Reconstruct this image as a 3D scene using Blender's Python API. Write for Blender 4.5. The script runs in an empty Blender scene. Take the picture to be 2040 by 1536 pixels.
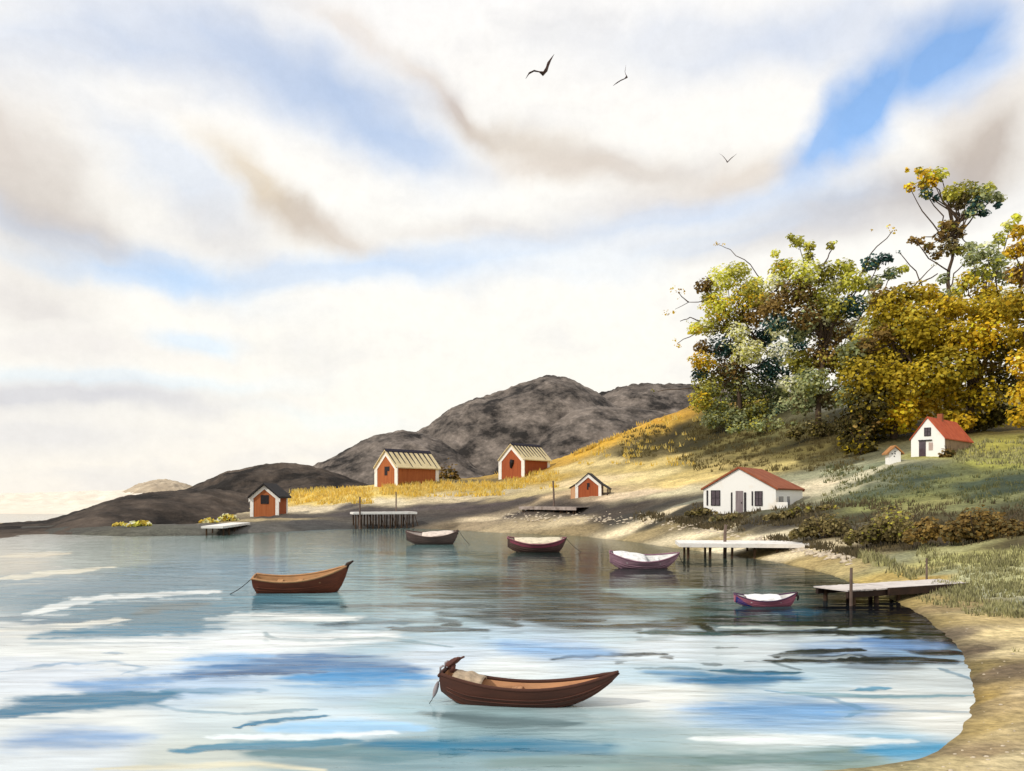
import bpy, math, random
import numpy as np
from mathutils import Vector, Matrix

random.seed(7)
rng = np.random.default_rng(7)
R = math.radians
S = bpy.context.scene
COL = S.collection

# ------------------------------------------------------------------ camera
F = 1700.0        # focal length in reference pixels (frame 2040 x 1536)
H = 4.5           # eye height above the water
HZ = 990.0        # row of the sea horizon
cam_d = bpy.data.cameras.new("camera")
cam_d.sensor_width = 36.0
cam_d.lens = 36.0 * F / 2040.0
cam_d.shift_y = (HZ - 768.0) / 2040.0
cam_d.clip_start = 0.5
cam_d.clip_end = 20000.0
cam = bpy.data.objects.new("camera", cam_d)
COL.objects.link(cam)
cam.location = (0, 0, H)
cam.rotation_euler = (R(90), 0, 0)
S.camera = cam

S.view_settings.view_transform = 'Standard'
S.view_settings.look = 'None'
S.view_settings.exposure = 0.0
S.view_settings.gamma = 1.0
S.view_settings.use_curve_mapping = False
S.cycles.max_bounces = 6
S.cycles.diffuse_bounces = 3
S.cycles.glossy_bounces = 3
S.cycles.caustics_reflective = False
S.cycles.caustics_refractive = False

# ------------------------------------------------------------------ colour helpers
def lin1(c):
    c /= 255.0
    return c / 12.92 if c <= 0.04045 else ((c + 0.055) / 1.055) ** 2.4

def lin(rgb, k=1.0):
    return tuple(lin1(float(v)) * k for v in rgb)

ILL = 1.28          # rough light level on an open surface: albedo = picture value / ILL
def alb(rgb):
    return tuple(min(0.88, v / ILL) for v in lin(rgb))
def deep(rgb, k, sat=1.0):
    """albedo of a cover lit by the whole sky: mid and dark tones lie lower than their picture value"""
    a = alb(rgb); y = min(1.0, (0.25 * a[0] + 0.6 * a[1] + 0.15 * a[2]) / 0.75)
    g = sum(a) / 3
    return tuple(min(.88, max(.004, (g + (v - g) * sat) * y ** k)) for v in a)

# ------------------------------------------------------------------ sun
SUN_EL, SUN_AZ = R(40), R(-122)       # azimuth from +Y towards +X
sd = bpy.data.lights.new("sun", 'SUN')
sd.energy = 2.9
sd.angle = R(0.6)
sd.color = (1.0, 0.93, 0.82)
sun = bpy.data.objects.new("sun", sd)
COL.objects.link(sun)
sv = Vector((math.sin(SUN_AZ) * math.cos(SUN_EL), math.cos(SUN_AZ) * math.cos(SUN_EL), math.sin(SUN_EL)))
sun.rotation_euler = sv.to_track_quat('Z', 'Y').to_euler()
sun.location = sv * 100

# ------------------------------------------------------------------ world: clear sky seen through broken cloud
W = bpy.data.worlds.new("World")
S.world = W
W.use_nodes = True
nt = W.node_tree
nt.nodes.clear()
N, L = nt.nodes, nt.links
out = N.new('ShaderNodeOutputWorld')
bg = N.new('ShaderNodeBackground')
bg.inputs['Strength'].default_value = 0.1
L.new(bg.outputs[0], out.inputs[0])
sky = N.new('ShaderNodeTexSky')
sky.sky_type = 'NISHITA'
sky.sun_disc = False
sky.sun_elevation = SUN_EL
sky.sun_rotation = SUN_AZ
tc = N.new('ShaderNodeTexCoord')
sep = N.new('ShaderNodeSeparateXYZ')
L.new(tc.outputs['Generated'], sep.inputs[0])
def mth(op, a, b=None):
    n = N.new('ShaderNodeMath'); n.operation = op
    for i, v in enumerate((a, b)):
        if v is None: continue
        if isinstance(v, (int, float)): n.inputs[i].default_value = v
        else: L.new(v, n.inputs[i])
    return n.outputs[0]
absy = mth('ABSOLUTE', sep.outputs['Y'])
az = mth('ARCTAN2', sep.outputs['X'], absy)
el = mth('ARCSINE', sep.outputs['Z'])
cmb = N.new('ShaderNodeCombineXYZ')
L.new(az, cmb.inputs[0]); L.new(el, cmb.inputs[1])
# ragged cloud edges: warp the direction with two scales of noise
def warp(vec, scale, amt, detail):
    nz = N.new('ShaderNodeTexNoise'); nz.inputs['Scale'].default_value = scale
    nz.inputs['Detail'].default_value = detail
    L.new(vec, nz.inputs['Vector'])
    s = N.new('ShaderNodeVectorMath'); s.operation = 'SUBTRACT'
    s.inputs[1].default_value = (0.5, 0.5, 0.5); L.new(nz.outputs['Color'], s.inputs[0])
    m = N.new('ShaderNodeVectorMath'); m.operation = 'MULTIPLY'
    m.inputs[1].default_value = (amt, amt * 0.6, 0); L.new(s.outputs[0], m.inputs[0])
    a = N.new('ShaderNodeVectorMath'); a.operation = 'ADD'
    L.new(vec, a.inputs[0]); L.new(m.outputs[0], a.inputs[1])
    return a.outputs[0]
dirv = warp(warp(cmb.outputs[0], 4.0, 0.15, 3), 16.0, 0.06, 5)

def azel(px, py):
    u, v = (px - 1020) / F, (HZ - py) / F
    return math.atan(u), math.asin(v / math.sqrt(1 + u * u + v * v))

def blob(px, py, sx, sy, rot):
    a, e = azel(px, py)
    k = math.cos(e) ** -0.0
    m = N.new('ShaderNodeMapping'); m.vector_type = 'TEXTURE'
    m.inputs['Location'].default_value = (a, e, 0)
    m.inputs['Rotation'].default_value = (0, 0, R(-rot))
    m.inputs['Scale'].default_value = (sx / F * 1.75, sy / F * 1.75, 1)
    L.new(dirv, m.inputs['Vector'])
    g = N.new('ShaderNodeTexGradient'); g.gradient_type = 'QUADRATIC_SPHERE'
    L.new(m.outputs[0], g.inputs[0])
    return g.outputs['Fac']

def mixc(fac, a, b):
    m = N.new('ShaderNodeMix'); m.data_type = 'RGBA'
    for sock, v in ((m.inputs['Factor'], fac), (m.inputs[6], a), (m.inputs[7], b)):
        if isinstance(v, (int, float)): sock.default_value = v
        elif isinstance(v, tuple): sock.default_value = (*v, 1)
        else: L.new(v, sock)
    return m.outputs[2]

# cloud sheet colour: creamy near the horizon, white overhead, softly mottled
gr = N.new('ShaderNodeValToRGB')
L.new(el, gr.inputs[0])
cr = gr.color_ramp
cr.elements[0].position = 0.0;  cr.elements[0].color = (*lin((255, 248, 236), 10), 1)
cr.elements[1].position = 0.62; cr.elements[1].color = (*lin((250, 250, 252), 10.2), 1)
for p, c in ((0.10, (255, 251, 241)), (0.28, (255, 253, 247)), (0.45, (254, 251, 246))):
    e = cr.elements.new(p); e.color = (*lin(c, 10.4), 1)
cur = gr.outputs[0]
mot = N.new('ShaderNodeTexNoise'); mot.inputs['Scale'].default_value = 7.0; mot.inputs['Detail'].default_value = 6
st = N.new('ShaderNodeMapping'); st.inputs['Scale'].default_value = (0.8, 2.2, 1); L.new(dirv, st.inputs[0]); L.new(st.outputs[0], mot.inputs[0])
mr = N.new('ShaderNodeMapRange'); mr.inputs[1].default_value = 0.5; mr.inputs[2].default_value = 0.75; mr.inputs[3].default_value = 0; mr.inputs[4].default_value = 0.5
L.new(mot.outputs[0], mr.inputs[0])
cur = mixc(mr.outputs[0], cur, lin((222, 222, 226), 10))

CLOUD = [  # px, py, half-width, half-height, tilt (clockwise), colour, density   (undersides of cloud banks)
 (60, 400, 150, 130, 25, (184, 172, 166), .75), (170, 470, 190, 40, 14, (188, 178, 176), .75), (20, 280, 80, 80, 20, (200, 186, 180), .55),
 (30, 600, 160, 50, 5, (205, 200, 205), .6), (150, 690, 260, 35, -4, (226, 222, 226), .6), (110, 800, 380, 34, -4, (190, 194, 212), .8), (60, 880, 260, 40, -4, (214, 216, 226), .7),
 (560, 445, 110, 34, 22, (160, 138, 118), .76), (470, 372, 100, 34, 42, (212, 190, 160), .8), (660, 482, 130, 26, 12, (196, 176, 160), .7), (430, 470, 130, 50, 20, (200, 196, 200), .6),
 (915, 218, 100, 30, 32, (160, 134, 122), .72), (1030, 275, 180, 32, 14, (200, 184, 168), .7), (700, 60, 100, 20, 32, (228, 210, 196), .6), (820, 150, 80, 20, 34, (222, 204, 190), .5),
 (1230, 325, 220, 40, 10, (198, 184, 174), .65), (1090, 330, 180, 30, 0, (214, 200, 190), .6), (1480, 360, 220, 34, -4, (206, 190, 178), .7),
 (1730, 400, 320, 48, -10, (180, 172, 170), .85), (1990, 290, 130, 56, -28, (164, 148, 140), .9), (1900, 330, 120, 40, -20, (182, 170, 164), .8), (1640, 470, 240, 34, -6, (198, 196, 204), .7),
 (1000, 470, 420, 34, -2, (214, 208, 208), .6), (1980, 200, 100, 40, -20, (226, 208, 188), .6), (1300, 410, 200, 34, 0, (206, 204, 212), .6),
]
for (px, py, sx, sy, ro, c, d) in CLOUD:
    c = tuple(min(255, v + (255 - v) * .22 + q) for v, q in zip(c, (3, 1, -4))); d *= .78
    cur = mixc(mth('MINIMUM', mth('MULTIPLY', blob(px, py, sx, sy, ro), d * 1.5), d), cur, lin(c, 10))

# the clear-sky colour behind the clouds, and how much of it each gap lets through
gain = N.new('ShaderNodeVectorMath'); gain.operation = 'MULTIPLY'
gain.inputs[1].default_value = (2.0, 2.2, 2.35)
L.new(sky.outputs[0], gain.inputs[0])
GAP = [
 (330, 60, 280, 60, 8, .24), (540, 110, 280, 95, 20, .3), (740, 240, 200, 74, 26, .34), (620, 180, 200, 60, 24, .22), (330, 350, 140, 50, 34, .26), (800, 300, 160, 40, 8, .3),
 (120, 130, 160, 60, -20, .14), (180, 90, 160, 50, -5, .2), (450, 190, 150, 50, 10, .2), (200, 505, 320, 30, 12, .24), (350, 525, 80, 26, 10, .36), (650, 555, 360, 32, -3, .32), (930, 520, 360, 34, -6, .30), (260, 545, 220, 22, 2, .32),
 (415, 666, 70, 20, 0, .35), (260, 755, 330, 18, -3, .22), (700, 830, 160, 22, 10, .16),
 (1640, 270, 120, 46, -46, .85), (1735, 195, 150, 62, -38, 1.0), (1840, 140, 70, 30, -32, .3), (1905, 75, 95, 70, -15, 1.0),
 (1400, 80, 280, 60, 0, .22), (1680, 50, 240, 60, -6, .26), (1980, 130, 90, 60, -20, .3), (1560, 410, 240, 34, -4, .26), (1290, 440, 220, 30, -6, .22), (1420, 490, 240, 26, -6, .2), (1150, 560, 200, 24, -3, .12), (1980, 30, 120, 50, 0, .22),
]
for (px, py, sx, sy, ro, d) in GAP:
    cur = mixc(mth('MINIMUM', mth('MULTIPLY', blob(px, py, sx, sy, ro), d * 1.9), d), cur, gain.outputs[0])
gn = N.new('ShaderNodeTexNoise'); gn.inputs['Scale'].default_value = 60.0; gn.inputs['Detail'].default_value = 8; gn.inputs['Roughness'].default_value = 0.75
L.new(cmb.outputs[0], gn.inputs['Vector'])
gm = N.new('ShaderNodeMapRange'); gm.inputs[1].default_value = 0.3; gm.inputs[2].default_value = 0.7; gm.inputs[3].default_value = 0.965; gm.inputs[4].default_value = 1.03
L.new(gn.outputs[0], gm.inputs[0])
gv = N.new('ShaderNodeVectorMath'); gv.operation = 'SCALE'; L.new(cur, gv.inputs[0]); L.new(gm.outputs[0], gv.inputs['Scale'])
L.new(gv.outputs[0], bg.inputs['Color'])

# ------------------------------------------------------------------ numpy noise
_perm = rng.permutation(4096)
def _h(ix, iy):
    return (_perm[(ix + _perm[iy & 4095]) & 4095] / 4095.0)
def vnoise(x, y):
    ix, iy = np.floor(x).astype(int), np.floor(y).astype(int)
    fx, fy = x - ix, y - iy
    fx, fy = fx * fx * (3 - 2 * fx), fy * fy * (3 - 2 * fy)
    a, b, c, d = _h(ix, iy), _h(ix + 1, iy), _h(ix, iy + 1), _h(ix + 1, iy + 1)
    return (a * (1 - fx) + b * fx) * (1 - fy) + (c * (1 - fx) + d * fx) * fy
def fbm(x, y, o=4):
    s, a, t = 0, 1.0, 0
    for i in range(o):
        s = s + a * vnoise(x * 2 ** i + 17.3 * i, y * 2 ** i + 5.1 * i); t += a; a *= 0.5
    return s / t
def sstep(a, b, x):
    t = np.clip((x - a) / (b - a), 0, 1)
    return t * t * (3 - 2 * t)

# ------------------------------------------------------------------ object helpers
def tag(o, label=None, cat=None, group=None, kind=None):
    if label: o["label"] = label
    if cat: o["category"] = cat
    if group: o["group"] = group
    if kind: o["kind"] = kind
    return o

def empty(name, loc, rz=0.0, label=None, cat=None, group=None):
    o = bpy.data.objects.new(name, None)
    o.empty_display_size = 0.3
    COL.objects.link(o)
    o.location = loc; o.rotation_euler = (0, 0, rz)
    return tag(o, label, cat, group)

class MB:
    """collects faces of one mesh object (local coordinates)"""
    def __init__(s): s.v, s.f, s.c = [], [], []
    def face(s, pts, col=None):
        b = len(s.v); s.v.extend(pts); s.f.append(tuple(range(b, b + len(pts))))
        if col is not None: s.c.extend([col] * len(pts))
    def grid(s, rows, close=False, cap=False):
        b = len(s.v); n = len(rows[0])
        for r in rows: s.v.extend(r)
        for i in range(len(rows) - 1):
            for j in range(n if close else n - 1):
                k = (j + 1) % n
                s.f.append((b + i * n + j, b + i * n + k, b + (i + 1) * n + k, b + (i + 1) * n + j))
        if cap:
            s.f.append(tuple(b + j for j in reversed(range(n))))
            s.f.append(tuple(b + (len(rows) - 1) * n + j for j in range(n)))
    def box(s, x0, x1, y0, y1, z0, z1):
        p = [(x0, y0), (x1, y0), (x1, y1), (x0, y1)]
        s.grid([[(x, y, z0) for x, y in p], [(x, y, z1) for x, y in p]], close=True, cap=True)
    def prism(s, poly, a, b):
        """poly: list of 3-D points of one cap; extruded by vector a->b offset"""
        off = Vector(b) - Vector(a)
        r0 = [tuple(p) for p in poly]
        r1 = [tuple(Vector(p) + off) for p in poly]
        s.grid([r0, r1], close=True, cap=True)
    def tube(s, pts, radii, n=8):
        pts = [Vector(p) for p in pts]
        if not hasattr(radii, '__len__'): radii = [radii] * len(pts)
        rows = []; up = Vector((0.13, 0.21, 1))
        for i, p in enumerate(pts):
            t = (pts[min(i + 1, len(pts) - 1)] - pts[max(i - 1, 0)])
            t = t.normalized() if t.length > 1e-9 else Vector((0, 0, 1))
            a = t.cross(up)
            if a.length < 1e-3: a = t.cross(Vector((1, 0, 0)))
            a.normalize(); b = t.cross(a)
            rows.append([tuple(p + (a * math.cos(2 * math.pi * k / n) + b * math.sin(2 * math.pi * k / n)) * radii[i]) for k in range(n)])
        s.grid(rows, close=True, cap=True)
    def build(s, name, mat, parent=None, smooth=False, bevel=0.0):
        me = bpy.data.meshes.new(name)
        me.from_pydata(s.v, [], s.f)
        if s.c:
            at = me.attributes.new("col", 'FLOAT_COLOR', 'POINT')
            at.data.foreach_set("color", np.array([(*c, 1.0) for c in s.c], dtype=np.float32).ravel())
        else:
            import bmesh
            bm = bmesh.new(); bm.from_mesh(me)
            bmesh.ops.recalc_face_normals(bm, faces=bm.faces)
            bm.to_mesh(me); bm.free()
        me.validate()
        me.materials.append(mat)
        if smooth: me.shade_smooth()
        o = bpy.data.objects.new(name, me)
        COL.objects.link(o)
        if parent is not None: o.parent = parent
        if bevel > 0:
            bv = o.modifiers.new("bevel", 'BEVEL'); bv.width = bevel; bv.segments = 2; bv.limit_method = 'ANGLE'
        return o

def np_mesh(name, V, Fc, mat, cols=None, extra=None, smooth=True):
    me = bpy.data.meshes.new(name)
    nv, nf, k = len(V), len(Fc), Fc.shape[1]
    me.vertices.add(nv); me.vertices.foreach_set("co", np.asarray(V, np.float32).ravel())
    me.loops.add(nf * k); me.loops.foreach_set("vertex_index", np.asarray(Fc, np.int32).ravel())
    me.polygons.add(nf); me.polygons.foreach_set("loop_start", np.arange(0, nf * k, k, dtype=np.int32))
    me.update(calc_edges=True)
    if cols is not None:
        at = me.attributes.new("col", 'FLOAT_COLOR', 'POINT')
        at.data.foreach_set("color", np.concatenate([cols, np.ones((nv, 1))], 1).astype(np.float32).ravel())
    for nm, arr in (extra or {}).items():
        at = me.attributes.new(nm, 'FLOAT', 'POINT'); at.data.foreach_set("value", np.asarray(arr, np.float32))
    me.validate()
    me.materials.append(mat)
    if smooth: me.shade_smooth()
    o = bpy.data.objects.new(name, me)
    COL.objects.link(o)
    return o

# ------------------------------------------------------------------ materials
def nodes_of(name):
    m = bpy.data.materials.new(name); m.use_nodes = True
    t = m.node_tree; t.nodes.clear()
    o = t.nodes.new('ShaderNodeOutputMaterial')
    return m, t, o

def mat_surface(name, rgb, rgb2=None, scale=3.0, rough=0.8, bump=0.3, stretch=(1, 1, 1), bscale=None, contrast=(0.35, 0.7), spec=0.3, dist=0.03, raw=False):
    """solid colour with a procedural mottle of a second colour and a grain bump"""
    m, t, o = nodes_of(name)
    c1 = rgb if raw else alb(rgb)
    c2 = (rgb2 if raw else alb(rgb2)) if rgb2 else tuple(v * 0.72 for v in c1)
    p = t.nodes.new('ShaderNodeBsdfPrincipled')
    tcn = t.nodes.new('ShaderNodeTexCoord'); mp = t.nodes.new('ShaderNodeMapping')
    mp.inputs['Scale'].default_value = stretch
    t.links.new(tcn.outputs['Object'], mp.inputs[0])
    n = t.nodes.new('ShaderNodeTexNoise'); n.inputs['Scale'].default_value = scale; n.inputs['Detail'].default_value = 7; n.inputs['Roughness'].default_value = 0.65
    t.links.new(mp.outputs[0], n.inputs['Vector'])
    mrn = t.nodes.new('ShaderNodeMapRange'); mrn.inputs[1].default_value = contrast[0]; mrn.inputs[2].default_value = contrast[1]
    t.links.new(n.outputs[0], mrn.inputs[0])
    mx = t.nodes.new('ShaderNodeMix'); mx.data_type = 'RGBA'
    mx.inputs[6].default_value = (*c1, 1); mx.inputs[7].default_value = (*c2, 1)
    t.links.new(mrn.outputs[0], mx.inputs['Factor'])
    t.links.new(mx.outputs[2], p.inputs['Base Color'])
    p.inputs['Roughness'].default_value = rough
    p.inputs['Specular IOR Level'].default_value = spec
    if bump:
        n2 = t.nodes.new('ShaderNodeTexNoise'); n2.inputs['Scale'].default_value = bscale or scale * 4; n2.inputs['Detail'].default_value = 5
        t.links.new(mp.outputs[0], n2.inputs['Vector'])
        b = t.nodes.new('ShaderNodeBump'); b.inputs['Strength'].default_value = bump; b.inputs['Distance'].default_value = dist
        t.links.new(n2.outputs[0], b.inputs['Height']); t.links.new(b.outputs[0], p.inputs['Normal'])
    t.links.new(p.outputs[0], o.inputs[0])
    return m

def mat_attr(name, vary=0.35, scale=1.2, scale2=9.0, rough=0.9, bump=0.5, dist=0.15, transl=0.0, vary2=0.3):
    """colour from the mesh attribute 'col' with procedural variation"""
    m, t, o = nodes_of(name)
    p = t.nodes.new('ShaderNodeBsdfPrincipled')
    a = t.nodes.new('ShaderNodeAttribute'); a.attribute_name = "col"
    tcn = t.nodes.new('ShaderNodeTexCoord')
    cur_ = a.outputs['Color']
    for sc, v in ((scale, vary), (scale2, vary2)):
        n = t.nodes.new('ShaderNodeTexNoise'); n.inputs['Scale'].default_value = sc; n.inputs['Detail'].default_value = 6; n.inputs['Roughness'].default_value = 0.68
        t.links.new(tcn.outputs['Object'], n.inputs['Vector'])
        mrn = t.nodes.new('ShaderNodeMapRange'); mrn.inputs[1].default_value = 0.3; mrn.inputs[2].default_value = 0.7
        mrn.inputs[3].default_value = 1 - v; mrn.inputs[4].default_value = 1 + v
        t.links.new(n.outputs[0], mrn.inputs[0])
        ml = t.nodes.new('ShaderNodeVectorMath'); ml.operation = 'SCALE'
        t.links.new(cur_, ml.inputs[0]); t.links.new(mrn.outputs[0], ml.inputs['Scale'])
        cur_ = ml.outputs[0]
    t.links.new(cur_, p.inputs['Base Color'])
    p.inputs['Roughness'].default_value = rough
    p.inputs['Specular IOR Level'].default_value = 0.15
    if bump:
        n2 = t.nodes.new('ShaderNodeTexNoise'); n2.inputs['Scale'].default_value = scale2 * 0.6; n2.inputs['Detail'].default_value = 6
        t.links.new(tcn.outputs['Object'], n2.inputs['Vector'])
        b = t.nodes.new('ShaderNodeBump'); b.inputs['Strength'].default_value = bump; b.inputs['Distance'].default_value = dist
        t.links.new(n2.outputs[0], b.inputs['Height']); t.links.new(b.outputs[0], p.inputs['Normal'])
    if transl > 0:
        tr = t.nodes.new('ShaderNodeBsdfTranslucent'); t.links.new(cur_, tr.inputs['Color'])
        ms = t.nodes.new('ShaderNodeMixShader'); ms.inputs[0].default_value = transl
        t.links.new(p.outputs[0], ms.inputs[1]); t.links.new(tr.outputs[0], ms.inputs[2])
        t.links.new(ms.outputs[0], o.inputs[0])
    else:
        t.links.new(p.outputs[0], o.inputs[0])
    return m

M = {}
M['ground'] = mat_attr("ground", vary=0.34, vary2=0.38, scale=0.45, scale2=3.6, bump=0.6, dist=0.25)
M['grass'] = mat_attr("grass_blades", vary=0.15, scale=0.5, scale2=2, bump=0, transl=0.3)
M['leaf'] = mat_attr("leaves", vary=0.12, scale=0.4, scale2=2, bump=0, transl=0.42, rough=0.7)
M['bark'] = mat_surface("bark", (92, 74, 56), (60, 48, 38), scale=3, bump=0.8, stretch=(3, 3, 0.6))
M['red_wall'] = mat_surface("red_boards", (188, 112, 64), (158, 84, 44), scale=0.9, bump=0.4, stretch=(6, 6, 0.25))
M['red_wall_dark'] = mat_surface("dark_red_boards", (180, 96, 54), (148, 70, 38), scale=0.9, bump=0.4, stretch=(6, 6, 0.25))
M['white_paint'] = mat_surface("white_paint", (255, 252, 246), (236, 222, 206), scale=1.4, bump=0.25, contrast=(0.5, 0.8))
M['plaster'] = mat_surface("white_plaster", (255, 254, 250), (244, 226, 200), scale=0.5, bump=0.25, contrast=(0.55, 0.8))
M['black_roof'] = mat_surface("black_roofing", (46, 42, 42), (30, 27, 28), scale=2, bump=0.3)
M['cream_roof'] = mat_surface("cream_boards", (240, 224, 178), (216, 196, 150), scale=0.8, bump=0.4, stretch=(1, 1, 1))
M['batten'] = mat_surface("dark_batten", (50, 46, 62), (34, 30, 40), scale=3, bump=0.2)
M['tile'] = mat_surface("clay_tile", (172, 100, 68), (140, 74, 48), scale=0.9, bump=0.6, bscale=6)
M['tile_red'] = mat_surface("red_tile", (212, 104, 64), (178, 72, 42), scale=1.2, bump=0.6, bscale=8)
M['brown_roof'] = mat_surface("tan_shingle", (196, 140, 84), (150, 104, 62), scale=2.5, bump=0.5)
M['dark_void'] = mat_surface("dark_opening", (40, 30, 34), (26, 20, 24), scale=2, bump=0.1, rough=0.5)
M['grey_door'] = mat_surface("grey_door", (150, 138, 140), (124, 112, 114), scale=1.6, bump=0.2, stretch=(4, 4, .5))
M['glass'] = mat_surface("window_glass", (92, 78, 88), (60, 50, 58), scale=1.5, bump=0.05, rough=0.12, spec=0.6)
M['blue_glass'] = mat_surface("grey_blue_glass", (150, 152, 168), (120, 122, 140), scale=1.5, bump=0.05, rough=0.15, spec=0.6)  # grey-blue panes for the side windows
M['shutter'] = mat_surface("black_shutter", (52, 46, 50), (36, 32, 36), scale=3, bump=0.2)
M['deck'] = mat_surface("bleached_planks", (250, 246, 240), (206, 196, 186), scale=1.2, bump=0.3, contrast=(.5, .8))
M['deck_grey'] = mat_surface("grey_planks", (226, 218, 212), (176, 166, 160), scale=1.2, bump=0.3, contrast=(.45, .75))
M['deck_brown'] = mat_surface("weathered_planks", (190, 176, 168), (110, 94, 84), scale=1.2, bump=0.4)
M['pile'] = mat_surface("wet_timber", (96, 70, 46), (52, 38, 28), scale=1.6, bump=0.6)
M['beam'] = mat_surface("dark_timber", (66, 46, 36), (40, 28, 22), scale=2, bump=0.5)
M['post'] = mat_surface("grey_post", (126, 108, 98), (96, 80, 70), scale=3, bump=0.4)
M['rope'] = mat_surface("dark_rope", (44, 38, 38), (30, 26, 26), scale=9, bump=0.3)
M['fender'] = mat_surface("grey_fender", (170, 160, 162), (140, 130, 132), scale=5, bump=0.2)
M['bird'] = mat_surface("dark_feathers", (92, 66, 58), (62, 46, 42), scale=6, bump=0.2)
M['stone'] = mat_surface("pale_stone", (226, 210, 184), (160, 148, 132), scale=4, bump=0.7)

# ------------------------------------------------------------------ terrain
def dW(py): return F * H / (py - HZ)                       # distance at which the water plane shows on row py
def P(px, py, d): return Vector(((px - 1020) / F * d, d, H - (py - HZ) * d / F))

SHORE = [(-700, 1056), (-400, 1057), (-150, 1059), (0, 1061), (140, 1065), (260, 1069), (400, 1067), (520, 1062), (650, 1055), (800, 1052), (900, 1056), (1000, 1062),
 (1080, 1065), (1150, 1068), (1250, 1078), (1340, 1092), (1430, 1103), (1540, 1119), (1640, 1141), (1710, 1165), (1780, 1197), (1840, 1230),
 (1885, 1266), (1915, 1302), (1934, 1345), (1941, 1382), (1935, 1415), (1915, 1455), (1880, 1490), (1830, 1512), (1740, 1527), (1600, 1538), (1400, 1552), (1100, 1575), (600, 1610)]
def dens(poly, n=4):
    o_ = []
    for (a, b), (c, d) in zip(poly[:-1], poly[1:]):
        for i in range(n): o_.append((a + (c - a) * i / n, b + (d - b) * i / n))
    o_.append(poly[-1]); return o_
SH = dens(SHORE, 3)
pts = []                                                   # (px, d, z)
for i, (px, py) in enumerate(SH):
    d = dW(py); pts.append((px, d, 0.0))
    # a bed point on the water side and a sand point on the land side
    a, b = SH[max(i - 1, 0)], SH[min(i + 1, len(SH) - 1)]
    pa, pb = P(a[0], a[1], dW(a[1])), P(b[0], b[1], dW(b[1]))
    t = (pb - pa).normalized(); nrm = Vector((t.y, -t.x, 0))  # right-hand side of the walk = water
    w = P(px, py, d)
    q = w + nrm * d * 0.05
    if q.y > 6: pts.append((1020 + F * q.x / q.y, q.y, -0.020 * d))
WATER_DEEP = [(300, 1200), (700, 1200), (1000, 1150), (1300, 1200), (1600, 1250), (1700, 1350), (1750, 1430), (1500, 1450), (1000, 1350), (500, 1400), (100, 1300), (-300, 1250), (1200, 1490), (700, 1510), (200, 1500), (-300, 1400), (600, 1110), (200, 1130), (1100, 1100), (-600, 1200)]
for px, py in WATER_DEEP: pts.append((px, dW(py), -1.2))
LAND = [ # px, py, d
 (300, 1052, 126), (450, 1042, 130), (525, 1029, 138), (640, 1019, 146), (720, 1006, 148), (800, 1002, 150), (900, 998, 150),
 (640, 1000, 160), (560, 1000, 165), (600, 985, 175), (742, 972, 165), (795, 970, 162), (872, 955, 175), (700, 975, 172), (860, 958, 184), (950, 955, 185), (960, 985, 158),
 (997, 957, 178), (1045, 950, 174), (1100, 926, 186), (1000, 975, 160), (1080, 960, 162), (1150, 905, 190), (1220, 872, 192), (1300, 838, 195), (1385, 805, 196),
 (1175, 990, 124), (1130, 985, 128), (1250, 975, 130), (1250, 940, 155), (1300, 920, 160), (1350, 900, 165), (1100, 1000, 124), (1000, 1002, 138), (1200, 1002, 116), (1320, 1005, 104),
 (1000, 1028, 124), (1150, 1022, 114), (1290, 1031, 96), (1400, 1046, 84.5), (1480, 1060, 76), (1560, 1078, 66), (1640, 1088, 60),
 (1380, 1004, 92), (1410, 1006, 88), (1525, 1020, 80.5), (1640, 988, 92), (1580, 1005, 88), (1450, 990, 96), (1400, 965, 115), (1520, 950, 112), (1620, 945, 108),
 (1450, 900, 150), (1560, 880, 145), (1650, 900, 125), (1450, 845, 178), (1560, 820, 170), (1660, 820, 155), (1500, 800, 192), (1650, 780, 190), (1850, 770, 190), (2050, 770, 190), (1730, 860, 130),
 (1783, 922, 96), (1830, 912, 99), (1885, 905, 101), (1940, 896, 103), (2050, 885, 104), (1850, 850, 130), (2000, 840, 130), (2250, 860, 110),
 (1720, 965, 85), (1850, 950, 84), (2050, 945, 78), (1680, 1010, 76), (1780, 1020, 68), (1900, 1010, 66), (2050, 1010, 60), (2300, 980, 60),
 (1600, 1050, 70), (1700, 1075, 60), (1800, 1085, 54), (1900, 1080, 52), (2050, 1075, 47), (2300, 1060, 46), (1720, 1108, 51.5), (1800, 1134, 45), (1900, 1166, 38.5), (1960, 1196, 35), (2045, 1238, 30), (2150, 1270, 27),
 (1900, 1120, 44), (2050, 1150, 38), (2300, 1150, 38),
 (1900, 1215, 33), (1960, 1250, 28.5), (2040, 1310, 23), (1990, 1330, 21.8), (2020, 1400, 18), (1990, 1450, 16.3), (2040, 1500, 14.4), (1930, 1500, 14.6), (1850, 1530, 13.8), (1700, 1550, 13.4), (2200, 1400, 17.4), (2300, 1300, 22), (2200, 1550, 13),
]
for px, py, d in LAND: pts.append((px, d, H - (py - HZ) * d / F))
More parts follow.
